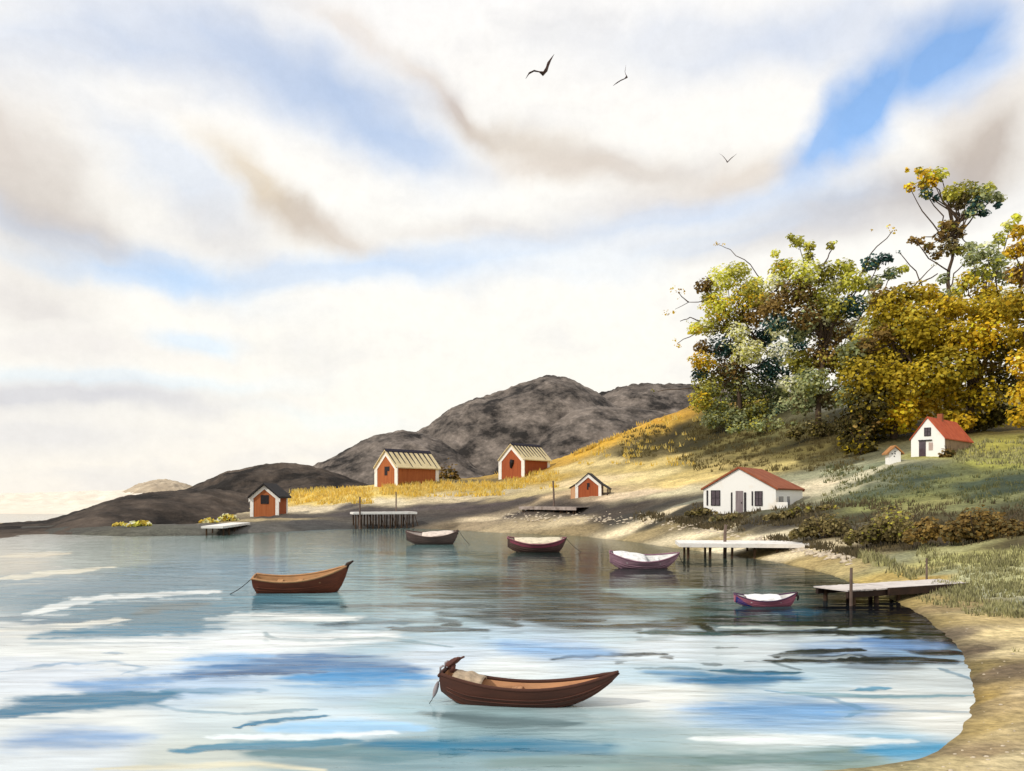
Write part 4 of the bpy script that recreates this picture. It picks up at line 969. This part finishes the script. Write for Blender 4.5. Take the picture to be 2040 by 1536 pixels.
barn("red barn with cream striped roof on the yellow slope, upper right of the two barns", 1019, 177, 5.9, 9.4, 4.1, 7.0, R(-38), M['red_wall_dark'], win2)
# small shed with lean-to and porch
sh = gable_house("shed", "small red shed with open side porch, on the pale slope above the jetty", "shed", 1172, 124, 3.3, 3.4, 1.95, 3.35, R(-14), M['red_wall_dark'], M['red_wall_dark'], M['black_roof'], (WT_, .42), over=.22, group="red huts and barns", rthick=.12)
mb = MB(); mb.box(-.18, .18, -.05, .03, 1.5, 2.05); mb.box(-.2, .02, -.048, .03, 1.1, 1.5); mb.build("window", DV, sh)
mb = MB(); mb.prism([(-1.68, -.05, 1.95), (-2.85, -.05, 1.25), (-2.85, -.05, 1.37), (-1.68, -.05, 2.08)], (0, 0, 0), (0, 3.2, 0)); mb.build("lean_to_roof", M['black_roof'], sh)
mb = MB(); mb.prism([(-2.6, .06, -1), (-1.86, .06, -1), (-1.86, .06, 1.78), (-2.6, .06, 1.32)], (0, 0, 0), (0, 2.9, 0)); mb.build("lean_to_wall", mat_surface("faded_boards", (226, 178, 136), (206, 150, 110), scale=.9, stretch=(6, 6, .3)), sh)
mb = MB(); mb.prism([(1.9, -.2, 1.86), (3.0, -.2, 1.12), (3.0, -.2, 1.24), (1.9, -.2, 1.99)], (0, 0, 0), (0, 3.6, 0)); mb.build("porch_roof", M['black_roof'], sh)
for y in (0, 1.6, 3.1):
    mb = MB(); mb.box(2.72, 2.86, y - .07, y + .07, -1.2, 1.2); mb.build("porch_post", M['beam'], sh)
# white house with clay roof
wh = gable_house("house", "low white house with clay tile roof and black shutters behind the beach", "house", 1472, 84.5, 7.2, 11.6, 2.3, 4.35, R(-31), M['plaster'], M['plaster'], M['tile'], None, over=.18, hip=3.0, rthick=.16, sink=2.0)
window(wh, -2.35, 1.45, .8, 1.4, M['glass'], M['shutter'], shutters=[(-.85, .14)])
window(wh, 1.95, 1.4, .62, 1.3, M['glass'], M['shutter'], shutters=[(-.62, .12)])
mb = MB(); mb.box(-.32, .42, -.05, .02, -.4, 2.15); dr_ = mb.build("door", M['grey_door'], wh)
mb = MB(); mb.box(.25, .33, -.1, -.052, .9, 1.05); mb.build("handle", M['shutter'], dr_)
for x, w_ in ((-.72, .13), (.62, .2)):
    mb = MB(); mb.box(x - w_ / 2, x + w_ / 2, -.07, .02, -.2, 2.0); mb.build("shutter", M['shutter'], wh)
mb = MB(); mb.box(3.52, 3.64, 1.2, 2.9, .2, 1.6); mb.build("window", M['blue_glass'], wh)
mb = MB(); mb.box(3.52, 3.64, 4.6, 5.6, .5, 1.6); mb.build("window", M['blue_glass'], wh)
mb = MB(); mb.prism([(-3.82, -.16, 2.2), (0, -.16, 4.36), (3.82, -.16, 2.2), (3.82, -.16, 2.34), (0, -.16, 4.54), (-3.82, -.16, 2.34)], (0, 0, 0), (0, .1, 0)); mb.build("verge_tiles", M['tile'], wh)
mb = MB(); mb.box(3.604, 4.7, -.02, .2, -2.2, 1.05); mb.build("garden_wall", M['plaster'], wh)
# red roofed house on the hill
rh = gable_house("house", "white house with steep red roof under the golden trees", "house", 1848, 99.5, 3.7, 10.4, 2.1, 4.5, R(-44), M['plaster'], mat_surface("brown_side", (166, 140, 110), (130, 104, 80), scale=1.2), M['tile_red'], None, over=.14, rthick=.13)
window(rh, .0, 2.9, .6, .85, M['glass'], M['shutter'])
mb = MB(); mb.box(-.95, -.2, -.05, .02, -.5, 1.85); mb.build("door", M['glass'], rh)
mb = MB(); mb.box(-1.0, .5, -.16, .02, 1.86, 1.98); mb.build("door_hood", M['shutter'], rh)
window(rh, .35, 1.2, .45, .9, mat_surface("pinkish_glass", (206, 184, 176), (180, 158, 150), scale=2, bump=.05, rough=.2))
mb = MB(); mb.box(-.3, .25, 4.2, 4.8, 4.3, 5.3); mb.build("chimney", M['tile'], rh)
# little hut beside it
gable_house("shed", "tiny white hut with tan roof just left of the red-roofed house", "shed", 1783, 96.5, 1.25, 1.5, 1.15, 1.75, R(-8), M['plaster'], M['plaster'], M['brown_roof'], None, over=.3, rthick=.16)
hut = bpy.context.scene.objects[-1] if False else [o for o in COL.objects if o.get("label", "").startswith("tiny white hut")][0]
for (x, z) in ((-.3, 1.0), (.0, 1.25), (.0, 1.0), (-.08, .72)):
    mb = MB(); mb.box(x - .06, x + .06, -.03, .02, z - .06, z + .06); mb.build("vent", M['shutter'], hut)

# ------------------------------------------------------------------ foliage
PAL = {
 'pale': [(244, 240, 180), (232, 230, 156), (246, 242, 196)], 'lime': [(186, 184, 70), (164, 166, 58), (200, 196, 90)],
 'olive': [(146, 142, 58), (126, 124, 50), (164, 156, 66)], 'gold': [(216, 182, 50), (200, 164, 36), (184, 148, 34)],
 'ochre': [(166, 146, 36), (142, 124, 28), (182, 160, 52)], 'brown': [(126, 102, 52), (106, 84, 44), (142, 118, 66)],
 'teal': [(48, 78, 74), (60, 92, 84), (42, 66, 64)], 'sage': [(150, 158, 112), (128, 138, 96), (168, 172, 126)],
 'dark': [(72, 66, 28), (60, 54, 26), (84, 76, 34)], 'brownolive': [(118, 106, 68), (104, 92, 58), (132, 120, 80)], 'yellow': [(240, 216, 110), (226, 204, 100), (232, 200, 80)],
}
def leaves(mb, c, r, n, pal, size, flat=.8, mix=None, shell=.35):
    kc = random.uniform(.88, 1.22)          # each spray has its own age and tint
    for _ in range(n):
        v = Vector((random.gauss(0, 1), random.gauss(0, 1), random.gauss(0, 1))).normalized()
        rr = r * (random.random() ** shell) * (1 + .22 * math.sin(v.x * 5 + c.x) * math.sin(v.z * 6 + c.z))
        p = c + Vector((v.x * rr, v.y * rr, v.z * rr * flat))
        pp = pal if mix is None or random.random() > mix[1] * .55 else mix[0]
        col = random.choice(PAL[pp]); k = kc * random.uniform(.86, 1.16)
        col = tuple(min(.85, q) for q in lin(tuple(min(255, q * k) for q in col), 1.0))
        nrm = (v * 1.1 + sv * .5 + Vector((random.uniform(-1, 1), random.uniform(-1, 1), random.uniform(-.4, 1)))).normalized()
        a = nrm.cross(Vector((0, 0, 1)));
        a = a.normalized() if a.length > .05 else Vector((1, 0, 0))
        b = nrm.cross(a); s = size * random.uniform(.55, 1.35); ph = random.uniform(0, 6.28)
        m_ = random.choice((5, 6, 7))
        poly = []
        for q in range(m_):
            an = ph + 6.283 * q / m_; ra = s * random.uniform(.45, 1.1)
            poly.append(tuple(p + a * (math.cos(an) * ra * 1.15) + b * (math.sin(an) * ra)))
        mb.face(poly, col)

def branch(p, q, r0, r1, mb, sag=.0, n=6, wob=.06):
    Ld = (q - p).length; pts_ = []
    for i in range(n + 1):
        s = i / n
        w = Vector((random.uniform(-1, 1), random.uniform(-1, 1), random.uniform(-1, 1))) * Ld * wob * math.sin(math.pi * s)
        pts_.append(p.lerp(q, s) + w + Vector((0, 0, -sag * Ld * math.sin(math.pi * s))))
    mb.tube(pts_, [r0 + (r1 - r0) * i / n for i in range(n + 1)], 7)

def tree(name, label, base, clumps, trunk_top, tr=.5, leaf=.27, group="trees on the right hillside", twigs=(), dens_=1.0, cat="tree", depthj=.9, dshift=0.0, via=None):
    """base=(px, py); clumps=(px, py, r_px, palette[, mixpal, share])"""
    d = hit(*base) + dshift
    b = on_ground(base[0], d); b.z -= .6
    root = empty(name, b, 0, label, cat, group)
    mbt, mbc = MB(), MB()
    top = P(trunk_top[0], trunk_top[1], d)
    mid = P(*via, d) if via else None
    if mid is not None:
        branch(b, mid, tr, tr * .6, mbt, wob=.03); branch(mid, top, tr * .6, tr * .25, mbt, wob=.03)
    else:
        branch(b, top, tr, tr * .35, mbt, wob=.03)
    k = d / F
    for cl in clumps:
        px, py, rp_ = cl[:3]; pal = cl[3]; mix = (cl[4], cl[5]) if len(cl) > 4 else None
        r = rp_ * k
        c = P(px, py, d); off = random.uniform(-1, 1) * depthj * max(r, 1.5)
        c = P(px, py, d + off)
        if r > .9:
            s = random.uniform(.45, .95)
            branch(b.lerp(top, s) if mid is None else mid.lerp(top, s), c, tr * .32, .05, mbt, sag=random.uniform(-.1, .1))
        n = int(dens_ * 5.8 * (r / leaf) ** 2) + 4
        leaves(mbc, c, r * .97, n, pal, leaf, mix=mix)
    for tw in twigs:    # bare twig through picture points with a small spray at the end
        p = [P(x, y, d + random.uniform(-.4, .4)) for x, y in tw[0]]
        for i in range(len(p) - 1): branch(p[i], p[i + 1], .13 - .03 * min(i, 2), .09 - .025 * min(i, 2), mbt, n=3, wob=.05)
        if tw[1]:
            for (x, y, rp_, pal, n) in tw[1]: leaves(mbc, P(x, y, d), rp_ * k, n, pal, leaf * .8)
    for m_ in (mbt, mbc): m_.v = [tuple(Vector(v) - b) for v in m_.v]
    mbt.build("trunk", M['bark'], root, smooth=True)
    mbc.build("crown", M['leaf'], root)
    return root

tree("broadleaf_tree", "leftmost bushy tree with dark and pale green dabs, bare twigs over the hills", (1470, 850), [
 (1440, 555, 34, 'lime', 'pale', .3), (1402, 568, 20, 'brown'), (1470, 540, 26, 'lime', 'pale', .4), (1490, 590, 40, 'olive', 'gold', .3), (1430, 610, 34, 'lime', 'gold', .3), (1410, 650, 26, 'lime', 'pale', .5), (1455, 640, 36, 'olive', 'brown', .3), (1500, 630, 30, 'brown'), (1384, 655, 16, 'lime', 'gold', .4),
 (1440, 690, 34, 'teal', 'pale', .15), (1490, 700, 36, 'pale', 'lime', .4), (1520, 670, 30, 'teal'), (1555, 700, 32, 'pale', 'teal', .25), (1530, 735, 34, 'teal', 'sage', .3), (1400, 720, 28, 'gold', 'olive', .5), (1450, 740, 44, 'brown', 'sage', .5), (1410, 770, 34, 'olive', 'sage', .4), (1480, 770, 46, 'sage', 'olive', .4), (1540, 775, 40, 'sage', 'teal', .3), (1430, 805, 36, 'sage', 'olive', .5), (1500, 815, 38, 'olive', 'sage', .4), (1590, 740, 34, 'teal', 'sage', .3), (1570, 765, 26, 'pale', 'sage', .4), (1585, 690, 26, 'teal'), (1398, 690, 18, 'brown'), (1395, 800, 26, 'olive', 'gold', .4), (1420, 835, 24, 'sage', 'olive', .5), (1460, 835, 30, 'sage', 'olive', .5), (1545, 830, 34, 'sage', 'teal', .3), (1560, 805, 34, 'sage', 'pale', .3), (1500, 570, 26, 'lime', 'pale', .4), (1470, 660, 26, 'pale', 'lime', .4), (1545, 655, 24, 'pale', 'teal', .3), (1600, 770, 30, 'sage', 'olive', .4), (1415, 590, 22, 'lime', 'gold', .4), (1520, 600, 28, 'pale', 'lime', .5), (1395, 745, 20, 'teal', 'olive', .5)],
 (1480, 610), tr=.55, twigs=[(((1440, 600), (1400, 600), (1372, 602), (1345, 616)), [(1328, 624, 9, 'gold', 14), (1342, 622, 5, 'gold', 6)]), (((1372, 602), (1362, 594), (1352, 584)), [(1350, 582, 15, 'gold', 18), (1338, 572, 7, 'gold', 7), (1356, 578, 11, 'brown', 8)]), (((1430, 660), (1390, 662), (1350, 684)), [(1352, 688, 8, 'gold', 14), (1345, 678, 6, 'gold', 8)]), (((1545, 590), (1495, 527), (1455, 497), (1430, 487)), [(1428, 486, 7, 'gold', 10), (1444, 488, 6, 'gold', 7)]), (((1400, 770), (1360, 775), (1310, 780)), [(1300, 778, 4, 'olive', 4), (1390, 725, 10, 'teal', 12)]), (((1395, 640), (1375, 632), (1355, 640)), [(1385, 648, 14, 'lime', 22), (1375, 640, 9, 'pale', 10)])])
tree("broadleaf_tree", "tall loose-crowned tree with lime and brown leaves, second from the left", (1630, 855), [
 (1590, 482, 16, 'lime'), (1612, 490, 14, 'olive', 'lime', .5), (1575, 472, 9, 'lime'), (1610, 512, 14, 'olive'), (1560, 535, 28, 'lime', 'gold', .2), (1600, 540, 32, 'lime', 'pale', .3), (1640, 545, 30, 'olive', 'lime', .5), (1680, 535, 26, 'lime', 'olive', .4), (1655, 490, 9, 'olive'), (1545, 560, 24, 'pale', 'lime', .4), (1700, 560, 30, 'lime', 'olive', .3), (1580, 585, 40, 'brown', 'olive', .4), (1630, 590, 36, 'lime', 'pale', .3), (1660, 610, 36, 'olive', 'sage', .3), (1540, 610, 34, 'brown'), (1600, 630, 38, 'brown', 'sage', .4), (1700, 610, 30, 'teal', 'lime', .4),
 (1735, 525, 22, 'teal', 'lime', .3), (1762, 515, 16, 'teal'), (1775, 545, 18, 'sage', 'teal', .4), (1740, 565, 22, 'sage', 'pale', .4), (1800, 535, 12, 'lime'), (1650, 660, 44, 'brown', 'sage', .4), (1590, 660, 34, 'sage', 'teal', .3), (1700, 650, 36, 'pale', 'brown', .4), (1640, 710, 44, 'brown', 'olive', .4), (1690, 720, 44, 'olive', 'ochre', .4), (1620, 760, 40, 'sage', 'olive', .4), (1590, 720, 30, 'olive'), (1740, 600, 24, 'pale', 'gold', .2), (1545, 505, 10, 'lime'), (1545, 640, 26, 'teal', 'pale', .3), (1600, 800, 36, 'sage', 'brownolive', .4), (1650, 790, 34, 'brownolive', 'sage', .4), (1690, 770, 34, 'sage', 'olive', .4), (1640, 640, 30, 'pale', 'sage', .4), (1725, 660, 26, 'pale', 'lime', .4), (1600, 560, 24, 'pale', 'lime', .5), (1670, 570, 24, 'pale', 'lime', .5), (1710, 690, 30, 'olive', 'sage', .4)],
 (1650, 600), tr=.55, twigs=[(((1690, 580), (1735, 505), (1778, 460)), [(1780, 458, 9, 'gold', 12), (1772, 452, 6, 'gold', 6), (1735, 460, 3, 'gold', 3)]), (((1690, 600), (1640, 640), (1610, 670)), []), (((1600, 560), (1610, 520), (1612, 495)), []), (((1640, 530), (1652, 505), (1662, 485)), [(1662, 483, 7, 'lime', 8)]), (((1750, 660), (1825, 565), (1862, 528)), [(1862, 526, 7, 'olive', 9)]), (((1830, 565), (1868, 545)), []), (((1850, 600), (1825, 540), (1792, 503)), [(1790, 503, 7, 'teal', 9)])])
tree("gnarled_pine", "tallest tree with an open twisted crown standing above the golden trees", (1885, 845), [
 (1832, 340, 10, 'olive', 'gold', .5), (1845, 350, 18, 'gold', 'lime', .5), (1872, 347, 18, 'lime', 'olive', .4), (1858, 362, 13, 'gold'), (1806, 338, 6, 'gold'), (1812, 373, 12, 'gold', 'brown', .5), (1838, 368, 14, 'ochre', 'brown', .4), (1845, 385, 14, 'teal', 'olive', .4), (1865, 395, 10, 'teal'), (1895, 385, 22, 'olive', 'lime', .4), (1925, 380, 26, 'olive', 'sage', .4), (1955, 385, 24, 'sage', 'lime', .4), (1978, 392, 16, 'sage'), (1995, 395, 10, 'sage', 'lime', .3), (1970, 372, 12, 'lime'), (1910, 400, 22, 'brownolive'), (1945, 410, 22, 'teal', 'sage', .4), (1960, 425, 12, 'teal'), (1930, 425, 14, 'sage', 'teal', .5), (1988, 408, 8, 'teal'),
 (1885, 450, 18, 'brown', 'olive', .3), (1905, 460, 20, 'brown', 'brownolive', .5), (1875, 470, 16, 'brown'), (1830, 480, 12, 'brown'), (1815, 478, 8, 'brown'), (1850, 492, 12, 'brown', 'dark', .4), (1890, 490, 22, 'brownolive', 'dark', .4), (1865, 508, 12, 'brown'), (1910, 500, 14, 'olive'), (1930, 490, 15, 'sage', 'pale', .4)],
 (1912, 425), tr=.5, leaf=.27, dshift=6, via=(1888, 560), twigs=[(((1912, 430), (1870, 400), (1845, 385)), []), (((1905, 445), (1935, 430), (1965, 425)), []), (((1890, 540), (1850, 515), (1825, 478)), []), (((1885, 600), (1900, 545), (1925, 520)), []), (((1892, 500), (1905, 440), (1912, 410)), []), (((1898, 450), (1890, 420), (1888, 395)), [])], depthj=.5)
tree("broadleaf_tree", "pale sage crowned tree between the tallest tree and the right edge", (1950, 850), [
 (1935, 515, 22, 'sage', 'lime', .4), (1965, 500, 24, 'sage', 'pale', .4), (1990, 475, 16, 'lime', 'sage', .4), (2012, 450, 17, 'lime', 'pale', .4), (2025, 432, 10, 'lime'), (1985, 520, 26, 'sage', 'lime', .5), (1955, 545, 28, 'lime', 'sage', .4), (2000, 550, 22, 'sage', 'pale', .5), (1925, 560, 22, 'ochre', 'lime', .4), (1880, 555, 14, 'sage'), (1905, 580, 20, 'lime', 'pale', .4), (1965, 585, 30, 'ochre'), (1870, 590, 20, 'sage'), (2010, 590, 24, 'pale', 'ochre', .4), (1990, 620, 34, 'ochre', 'gold', .3)],
 (1965, 560), tr=.45, dshift=3)
tree("broadleaf_tree", "broad golden olive tree in the middle of the wood", (1780, 865), [
 (1760, 590, 28, 'brown', 'olive', .4), (1800, 590, 34, 'ochre', 'olive', .3), (1840, 585, 32, 'ochre', 'gold', .3), (1760, 640, 46, 'olive', 'ochre', .5), (1810, 640, 52, 'ochre', 'olive', .5), (1860, 625, 46, 'ochre', 'gold', .3), (1740, 690, 50, 'ochre', 'dark', .2), (1800, 700, 56, 'ochre', 'olive', .3), (1860, 690, 52, 'ochre', 'gold', .3), (1720, 745, 50, 'ochre', 'dark', .2), (1780, 760, 54, 'ochre', 'gold', .25), (1840, 750, 54, 'ochre', 'olive', .3), (1735, 800, 48, 'dark', 'ochre', .3), (1790, 815, 42, 'gold', 'ochre', .4), (1840, 805, 42, 'gold', 'ochre', .5), (1720, 845, 36, 'dark', 'brown', .4), (1770, 848, 26, 'ochre', 'dark', .4), (1700, 700, 34, 'sage', 'olive', .5), (1690, 790, 30, 'sage', 'ochre', .4), (1700, 835, 34, 'dark', 'brown', .3), (1740, 860, 30, 'dark', 'ochre', .2), (1690, 870, 26, 'dark', 'ochre', .3), (1800, 842, 30, 'ochre', 'gold', .4), (1770, 610, 40, 'ochre', 'olive', .3), (1830, 660, 50, 'ochre'), (1760, 720, 50, 'ochre', 'dark', .3), (1725, 690, 26, 'brown', 'dark', .4), (1760, 665, 24, 'brown'), (1850, 800, 26, 'gold', 'yellow', .4), (1880, 700, 24, 'gold', 'yellow', .3), (1800, 620, 26, 'gold', 'yellow', .3), (1820, 740, 24, 'dark', 'brown', .4), (1745, 770, 26, 'dark', 'brown', .4)],
 (1800, 650), tr=.6, dshift=-4)
tree("broadleaf_tree", "golden brown tree behind the red-roofed house", (1930, 862), [
 (1900, 610, 36, 'ochre', 'gold', .3), (1945, 620, 40, 'ochre', 'olive', .3), (1910, 670, 48, 'ochre', 'gold', .35), (1960, 670, 48, 'gold', 'ochre', .5), (1900, 730, 50, 'ochre', 'olive', .3), (1955, 730, 52, 'brown', 'ochre', .4), (2000, 690, 44, 'dark', 'ochre', .5), (1905, 790, 44, 'ochre', 'gold', .3), (1960, 790, 46, 'ochre', 'dark', .4), (2005, 760, 40, 'dark', 'ochre', .4), (1890, 830, 26, 'ochre', 'gold', .4), (1950, 838, 26, 'dark', 'ochre', .3), (1995, 820, 34, 'dark', 'olive', .3), (1920, 840, 26, 'gold', 'ochre', .3), (1975, 835, 24, 'dark', 'olive', .4), (1990, 620, 40, 'ochre', 'gold', .3), (1870, 770, 40, 'ochre', 'gold', .4)],
 (1940, 650), tr=.55, dshift=0)
tree("broadleaf_tree", "bright gold tree cut by the right edge of the view", (2065, 868), [
 (2030, 462, 18, 'gold', 'ochre', .3), (2045, 490, 26, 'gold', 'brown', .3), (2020, 500, 20, 'gold', 'ochre', .5), (2035, 545, 34, 'brown', 'gold', .4), (2070, 540, 44, 'gold', 'ochre', .4), (2030, 600, 40, 'ochre', 'gold', .4), (2075, 610, 50, 'ochre'), (2040, 660, 46, 'ochre', 'gold', .4), (2090, 690, 54, 'gold', 'ochre', .4), (2045, 725, 40, 'gold', 'yellow', .3), (2050, 785, 40, 'gold', 'yellow', .35), (2095, 770, 50, 'ochre'), (2035, 830, 28, 'gold', 'ochre', .5), (2080, 830, 40, 'ochre', 'olive', .4), (2120, 600, 60, 'ochre'), (2130, 720, 60, 'ochre')],
 (2060, 560), tr=.55, dshift=-2)

def bush(label, px, py, wpx, hpx, pal, mix=None, leaf=.22, name="shrub", group=None, dshift=0.0, n=260):
    d = hit(px, py) + dshift; b = on_ground(px, d); k = d / F
    root = empty(name, b, 0, label, "shrub", group)
    mbt, mbc = MB(), MB()
    for i in range(5):
        a = 2 * math.pi * i / 5 + random.random()
        q = Vector((math.cos(a) * wpx * k * .3, math.sin(a) * wpx * k * .2, hpx * k * .75))
        branch(Vector((0, 0, -.3)), q, .06, .02, mbt, n=4)
    nb = 11
    for i in range(nb):
        e = (i - (nb - 1) / 2) / nb * 2
        x = e * wpx * k * .56 + random.uniform(-.03, .03) * wpx * k
        hh = hpx * k * (1 - .8 * abs(e) ** 1.2) * random.uniform(.55, 1.1)
        y = random.uniform(-.5, .5) * wpx * k * .3
        rr = max(hh * .5, wpx * k / nb * .55)
        leaves(mbc, Vector((x, y, hh * .45)), rr, n // nb, pal, leaf, mix=mix, flat=min(1, .5 * hh / rr + .25))
    mbt.build("stems", M['bark'], root, smooth=True)
    mbc.build("foliage", M['leaf'], root)
    return root
G1 = "dark shrubs round the white house"
bush("low dark olive shrub at the left front of the white house", 1405, 1026, 70, 17, 'brownolive', ('dark', .3), group=G1)
bush("low grey-green shrub under the white house's door", 1462, 1036, 80, 17, 'brownolive', ('sage', .3), group=G1)
bush("dark shrub at the white house's right front corner", 1568, 1034, 84, 24, 'brownolive', ('brownolive', .5), group=G1)
bush("wide olive shrub right of the white house", 1628, 1022, 110, 24, 'brownolive', ('olive', .5), group=G1)
G2 = "brown scrub on the right slope"
bush("peaked brown-olive thicket above the right beach", 1775, 1082, 190, 84, 'brownolive', ('olive', .3), leaf=.11, group=G2, n=5700)
bush("broad dark brown thicket at the right edge of the slope", 1945, 1078, 260, 78, 'brown', ('brownolive', .5), leaf=.11, group=G2, n=7800)
bush("low brown thicket left of the peaked one", 1650, 1072, 150, 56, 'brownolive', ('dark', .3), leaf=.11, group=G2, n=3900)
G3 = "yellow bushes on the left shore"
for (lab, px, py, w, h_) in (("small pale bush, leftmost on the dark left shore", 240, 1049, 26, 10), ("low pale yellow bush on the dark left shore, second from the left", 278, 1049, 36, 18), ("widest yellow bush at the foot of the dark headland", 325, 1044, 66, 18), ("tiny yellow bush between the widest one and the hut", 415, 1042, 30, 12), ("rounded yellow bush nearest the small red hut", 455, 1038, 34, 20)):
    bush(lab, px, py, w, h_, 'yellow', ('pale', .5), leaf=.35, group=G3, n=120)
bush("dark brown bush at the right end of the long barn", 892, 956, 36, 46, 'brown', ('dark', .5), leaf=.4, n=200)
bush("dark undergrowth at the foot of the second tree from the left", 1636, 872, 120, 62, 'dark', ('brownolive', .5), leaf=.26, n=900)
bush("sage scrub at the foot of the leftmost tree", 1530, 862, 150, 40, 'sage', ('olive', .5), leaf=.26, n=900)
bush("dark olive bush below the golden trees", 1712, 905, 60, 60, 'dark', ('ochre', .4), leaf=.3, n=320)
bush("rust-brown bush at the corner of the red-roofed house", 1888, 912, 22, 32, 'brown', ('dark', .5), leaf=.2, n=160)

# ------------------------------------------------------------------ birds: one continuous surface each
def bird(label, pts_, chord, d, body=None):
    """pts_: wing line from tip to tip in picture points, chord per point (share of span)"""
    p = [P(x, y, d) for x, y in pts_]
    c = p[len(p) // 2].copy()
    span = (p[-1] - p[0]).length
    rows = []
    for i, q in enumerate(p):
        ch, thk = chord[i]
        t = (p[min(i + 1, len(p) - 1)] - p[max(i - 1, 0)]).normalized()
        f = Vector((.35, .8, .25)); f = (f - t * f.dot(t)).normalized(); u = t.cross(f)
        rows.append([tuple(q - c + f * math.cos(a) * ch * span + u * math.sin(a) * thk * span) for a in np.linspace(0, 2 * math.pi, 13)[:-1]])
    mb = MB(); mb.grid(rows, close=True, cap=True)
    o = mb.build("bird", M['bird'], None, smooth=True); o.location = c
    return tag(o, label, "bird", "birds flying over the bay")
W9 = [(.005, .003), (.05, .008), (.09, .014), (.10, .016), (.16, .035), (.10, .016), (.09, .014), (.05, .008), (.005, .003)]
bird("largest dark bird with spread bent wings, farthest left in the sky", [(1047, 157), (1054, 146), (1064, 141), (1074, 143), (1082, 147), (1089, 138), (1092, 128), (1097, 119), (1104, 108)], W9, 42)
bird("bird with one thin raised wing and one lowered wing, between the other two", [(1221, 171), (1229, 165), (1237, 160), (1244, 157), (1249, 153), (1246, 147), (1245, 142), (1246, 137), (1247, 130)], [(.006, .004), (.06, .012), (.06, .012), (.05, .010), (.09, .025), (.03, .008), (.02, .006), (.015, .005), (.004, .003)], 52)
bird("smallest bird with wings in a V, lowest in the sky", [(1433, 306), (1438, 309), (1442, 313), (1446, 318), (1449, 323), (1453, 319), (1457, 315), (1462, 311), (1468, 306)], W9, 70)

# ------------------------------------------------------------------ ground cover
def spot_ok(px, d):
    return gz(px, d) > .12
def scatter(name, label, regions, size, mat, cat="grass"):
    mb = MB()
    for (x0, x1, y0, y1, n, pal, s) in regions:
        for _ in range(n):
            px, py = random.uniform(x0, x1), random.uniform(y0, y1) if not callable(y0) else 0
            if callable(y0): py = y0(px) + random.gauss(0, y1)
            d = hit(px, py)
            if d > 215: continue
            if float(fbm(np.array([(px - 1020) / F * d * .35 + 11]), np.array([d * .3]), 3)[0]) < random.uniform(.3, .62): continue
            z = gz(px, d)
            if z < .15: continue
            b = Vector(((px - 1020) / F * d, d, z)); k = d / F
            for q in range(5):
                col = alb(random.choice(PAL[pal])); kk = random.uniform(.85, 1.12); col = tuple(c * kk for c in col)
                h_ = s * k * random.uniform(.6, 1.3); w = s * k * .16
                o = Vector((random.gauss(0, 1), random.gauss(0, .6), 0)) * s * k * .5
                tip = b + o + Vector((random.uniform(-.5, .5) * h_, random.uniform(-.3, .3) * h_, h_))
                mb.face([tuple(b + o + Vector((-w, 0, -.05))), tuple(b + o + Vector((w, 0, -.05))), tuple(tip)], col)
    o = mb.build(name, mat, None)
    return tag(o, label, cat, kind="stuff")
PAL['straw'] = [(250, 226, 140), (244, 208, 90), (232, 200, 110)]; PAL['meadow'] = [(186, 182, 128), (150, 148, 104), (204, 198, 148), (128, 124, 92)]
PAL['green'] = [(100, 110, 80), (122, 126, 88), (142, 138, 88)]; PAL['scrub'] = [(126, 112, 84), (108, 98, 76), (96, 88, 64)]
scatter("grass", "short grass and straw on the slopes", [
 (580, 740, 975, 1005, 500, 'straw', 8), (760, 1000, 962, 990, 500, 'straw', 8), (990, 1110, 940, 975, 200, 'straw', 8), (1130, 1390, 820, 930, 300, 'straw', 8),
 (1830, 2060, 1085, 1230, 2200, 'meadow', 9), (1960, 2060, 1200, 1300, 260, 'meadow', 9), (1640, 2060, 930, 1010, 1100, 'green', 6), (1900, 2060, 880, 930, 300, 'meadow', 8),
 (1270, 1560, lambda x: 1028 + max(0, x - 1290) * .185, 3.5, 420, 'scrub', 9), (1560, 1720, lambda x: 1078 + (x - 1560) * .19, 4, 220, 'scrub', 10), (1720, 2040, lambda x: 1108 + (x - 1720) * .39, 5, 420, 'meadow', 12),
 (1380, 1720, 840, 940, 1300, 'brownolive', 6), (1240, 1420, 850, 920, 500, 'brownolive', 6), (1660, 2060, 1000, 1100, 900, 'scrub', 9), (1380, 1660, 1005, 1050, 600, 'scrub', 8),
], 8, M['grass'])

# pale pebbles along the top of the beach
mb = MB()
for _ in range(520):
    px = random.uniform(1000, 1700)
    py = np.interp(px, [1000, 1290, 1400, 1560, 1700], [1030, 1036, 1053, 1086, 1118]) + random.gauss(0, 5)
    d = hit(px, py); b = on_ground(px, d); r = random.uniform(.07, .2)
    a0 = random.random() * 6
    rows = [[(b.x + r * 1.3 * math.cos(a0 + 6.283 * j / 7) * math.cos(ph), b.y + r * math.sin(a0 + 6.283 * j / 7) * math.cos(ph), b.z + r * .7 * math.sin(ph)) for j in range(7)] for ph in (-.3, .3, .8, 1.3)]
    mb.grid(rows, close=True, cap=True)
for _ in range(170):
    px, py = random.uniform(1780, 2060), random.uniform(1200, 1536)
    d = hit(px, py); b = on_ground(px, d)
    if b.z < .04: continue
    r = random.choice((.01, .014, .02, .03)) * random.uniform(.7, 1.3); a0 = random.random() * 6
    rows = [[(b.x + r * 1.3 * math.cos(a0 + 6.283 * j / 7) * math.cos(ph), b.y + r * math.sin(a0 + 6.283 * j / 7) * math.cos(ph), b.z + r * .6 * math.sin(ph)) for j in range(7)] for ph in (-.3, .3, .8, 1.3)]
    mb.grid(rows, close=True, cap=True)
tag(mb.build("pebbles", M['stone'], None, smooth=True), "pale pebbles scattered along the top of the beach", "pebbles", kind="stuff")
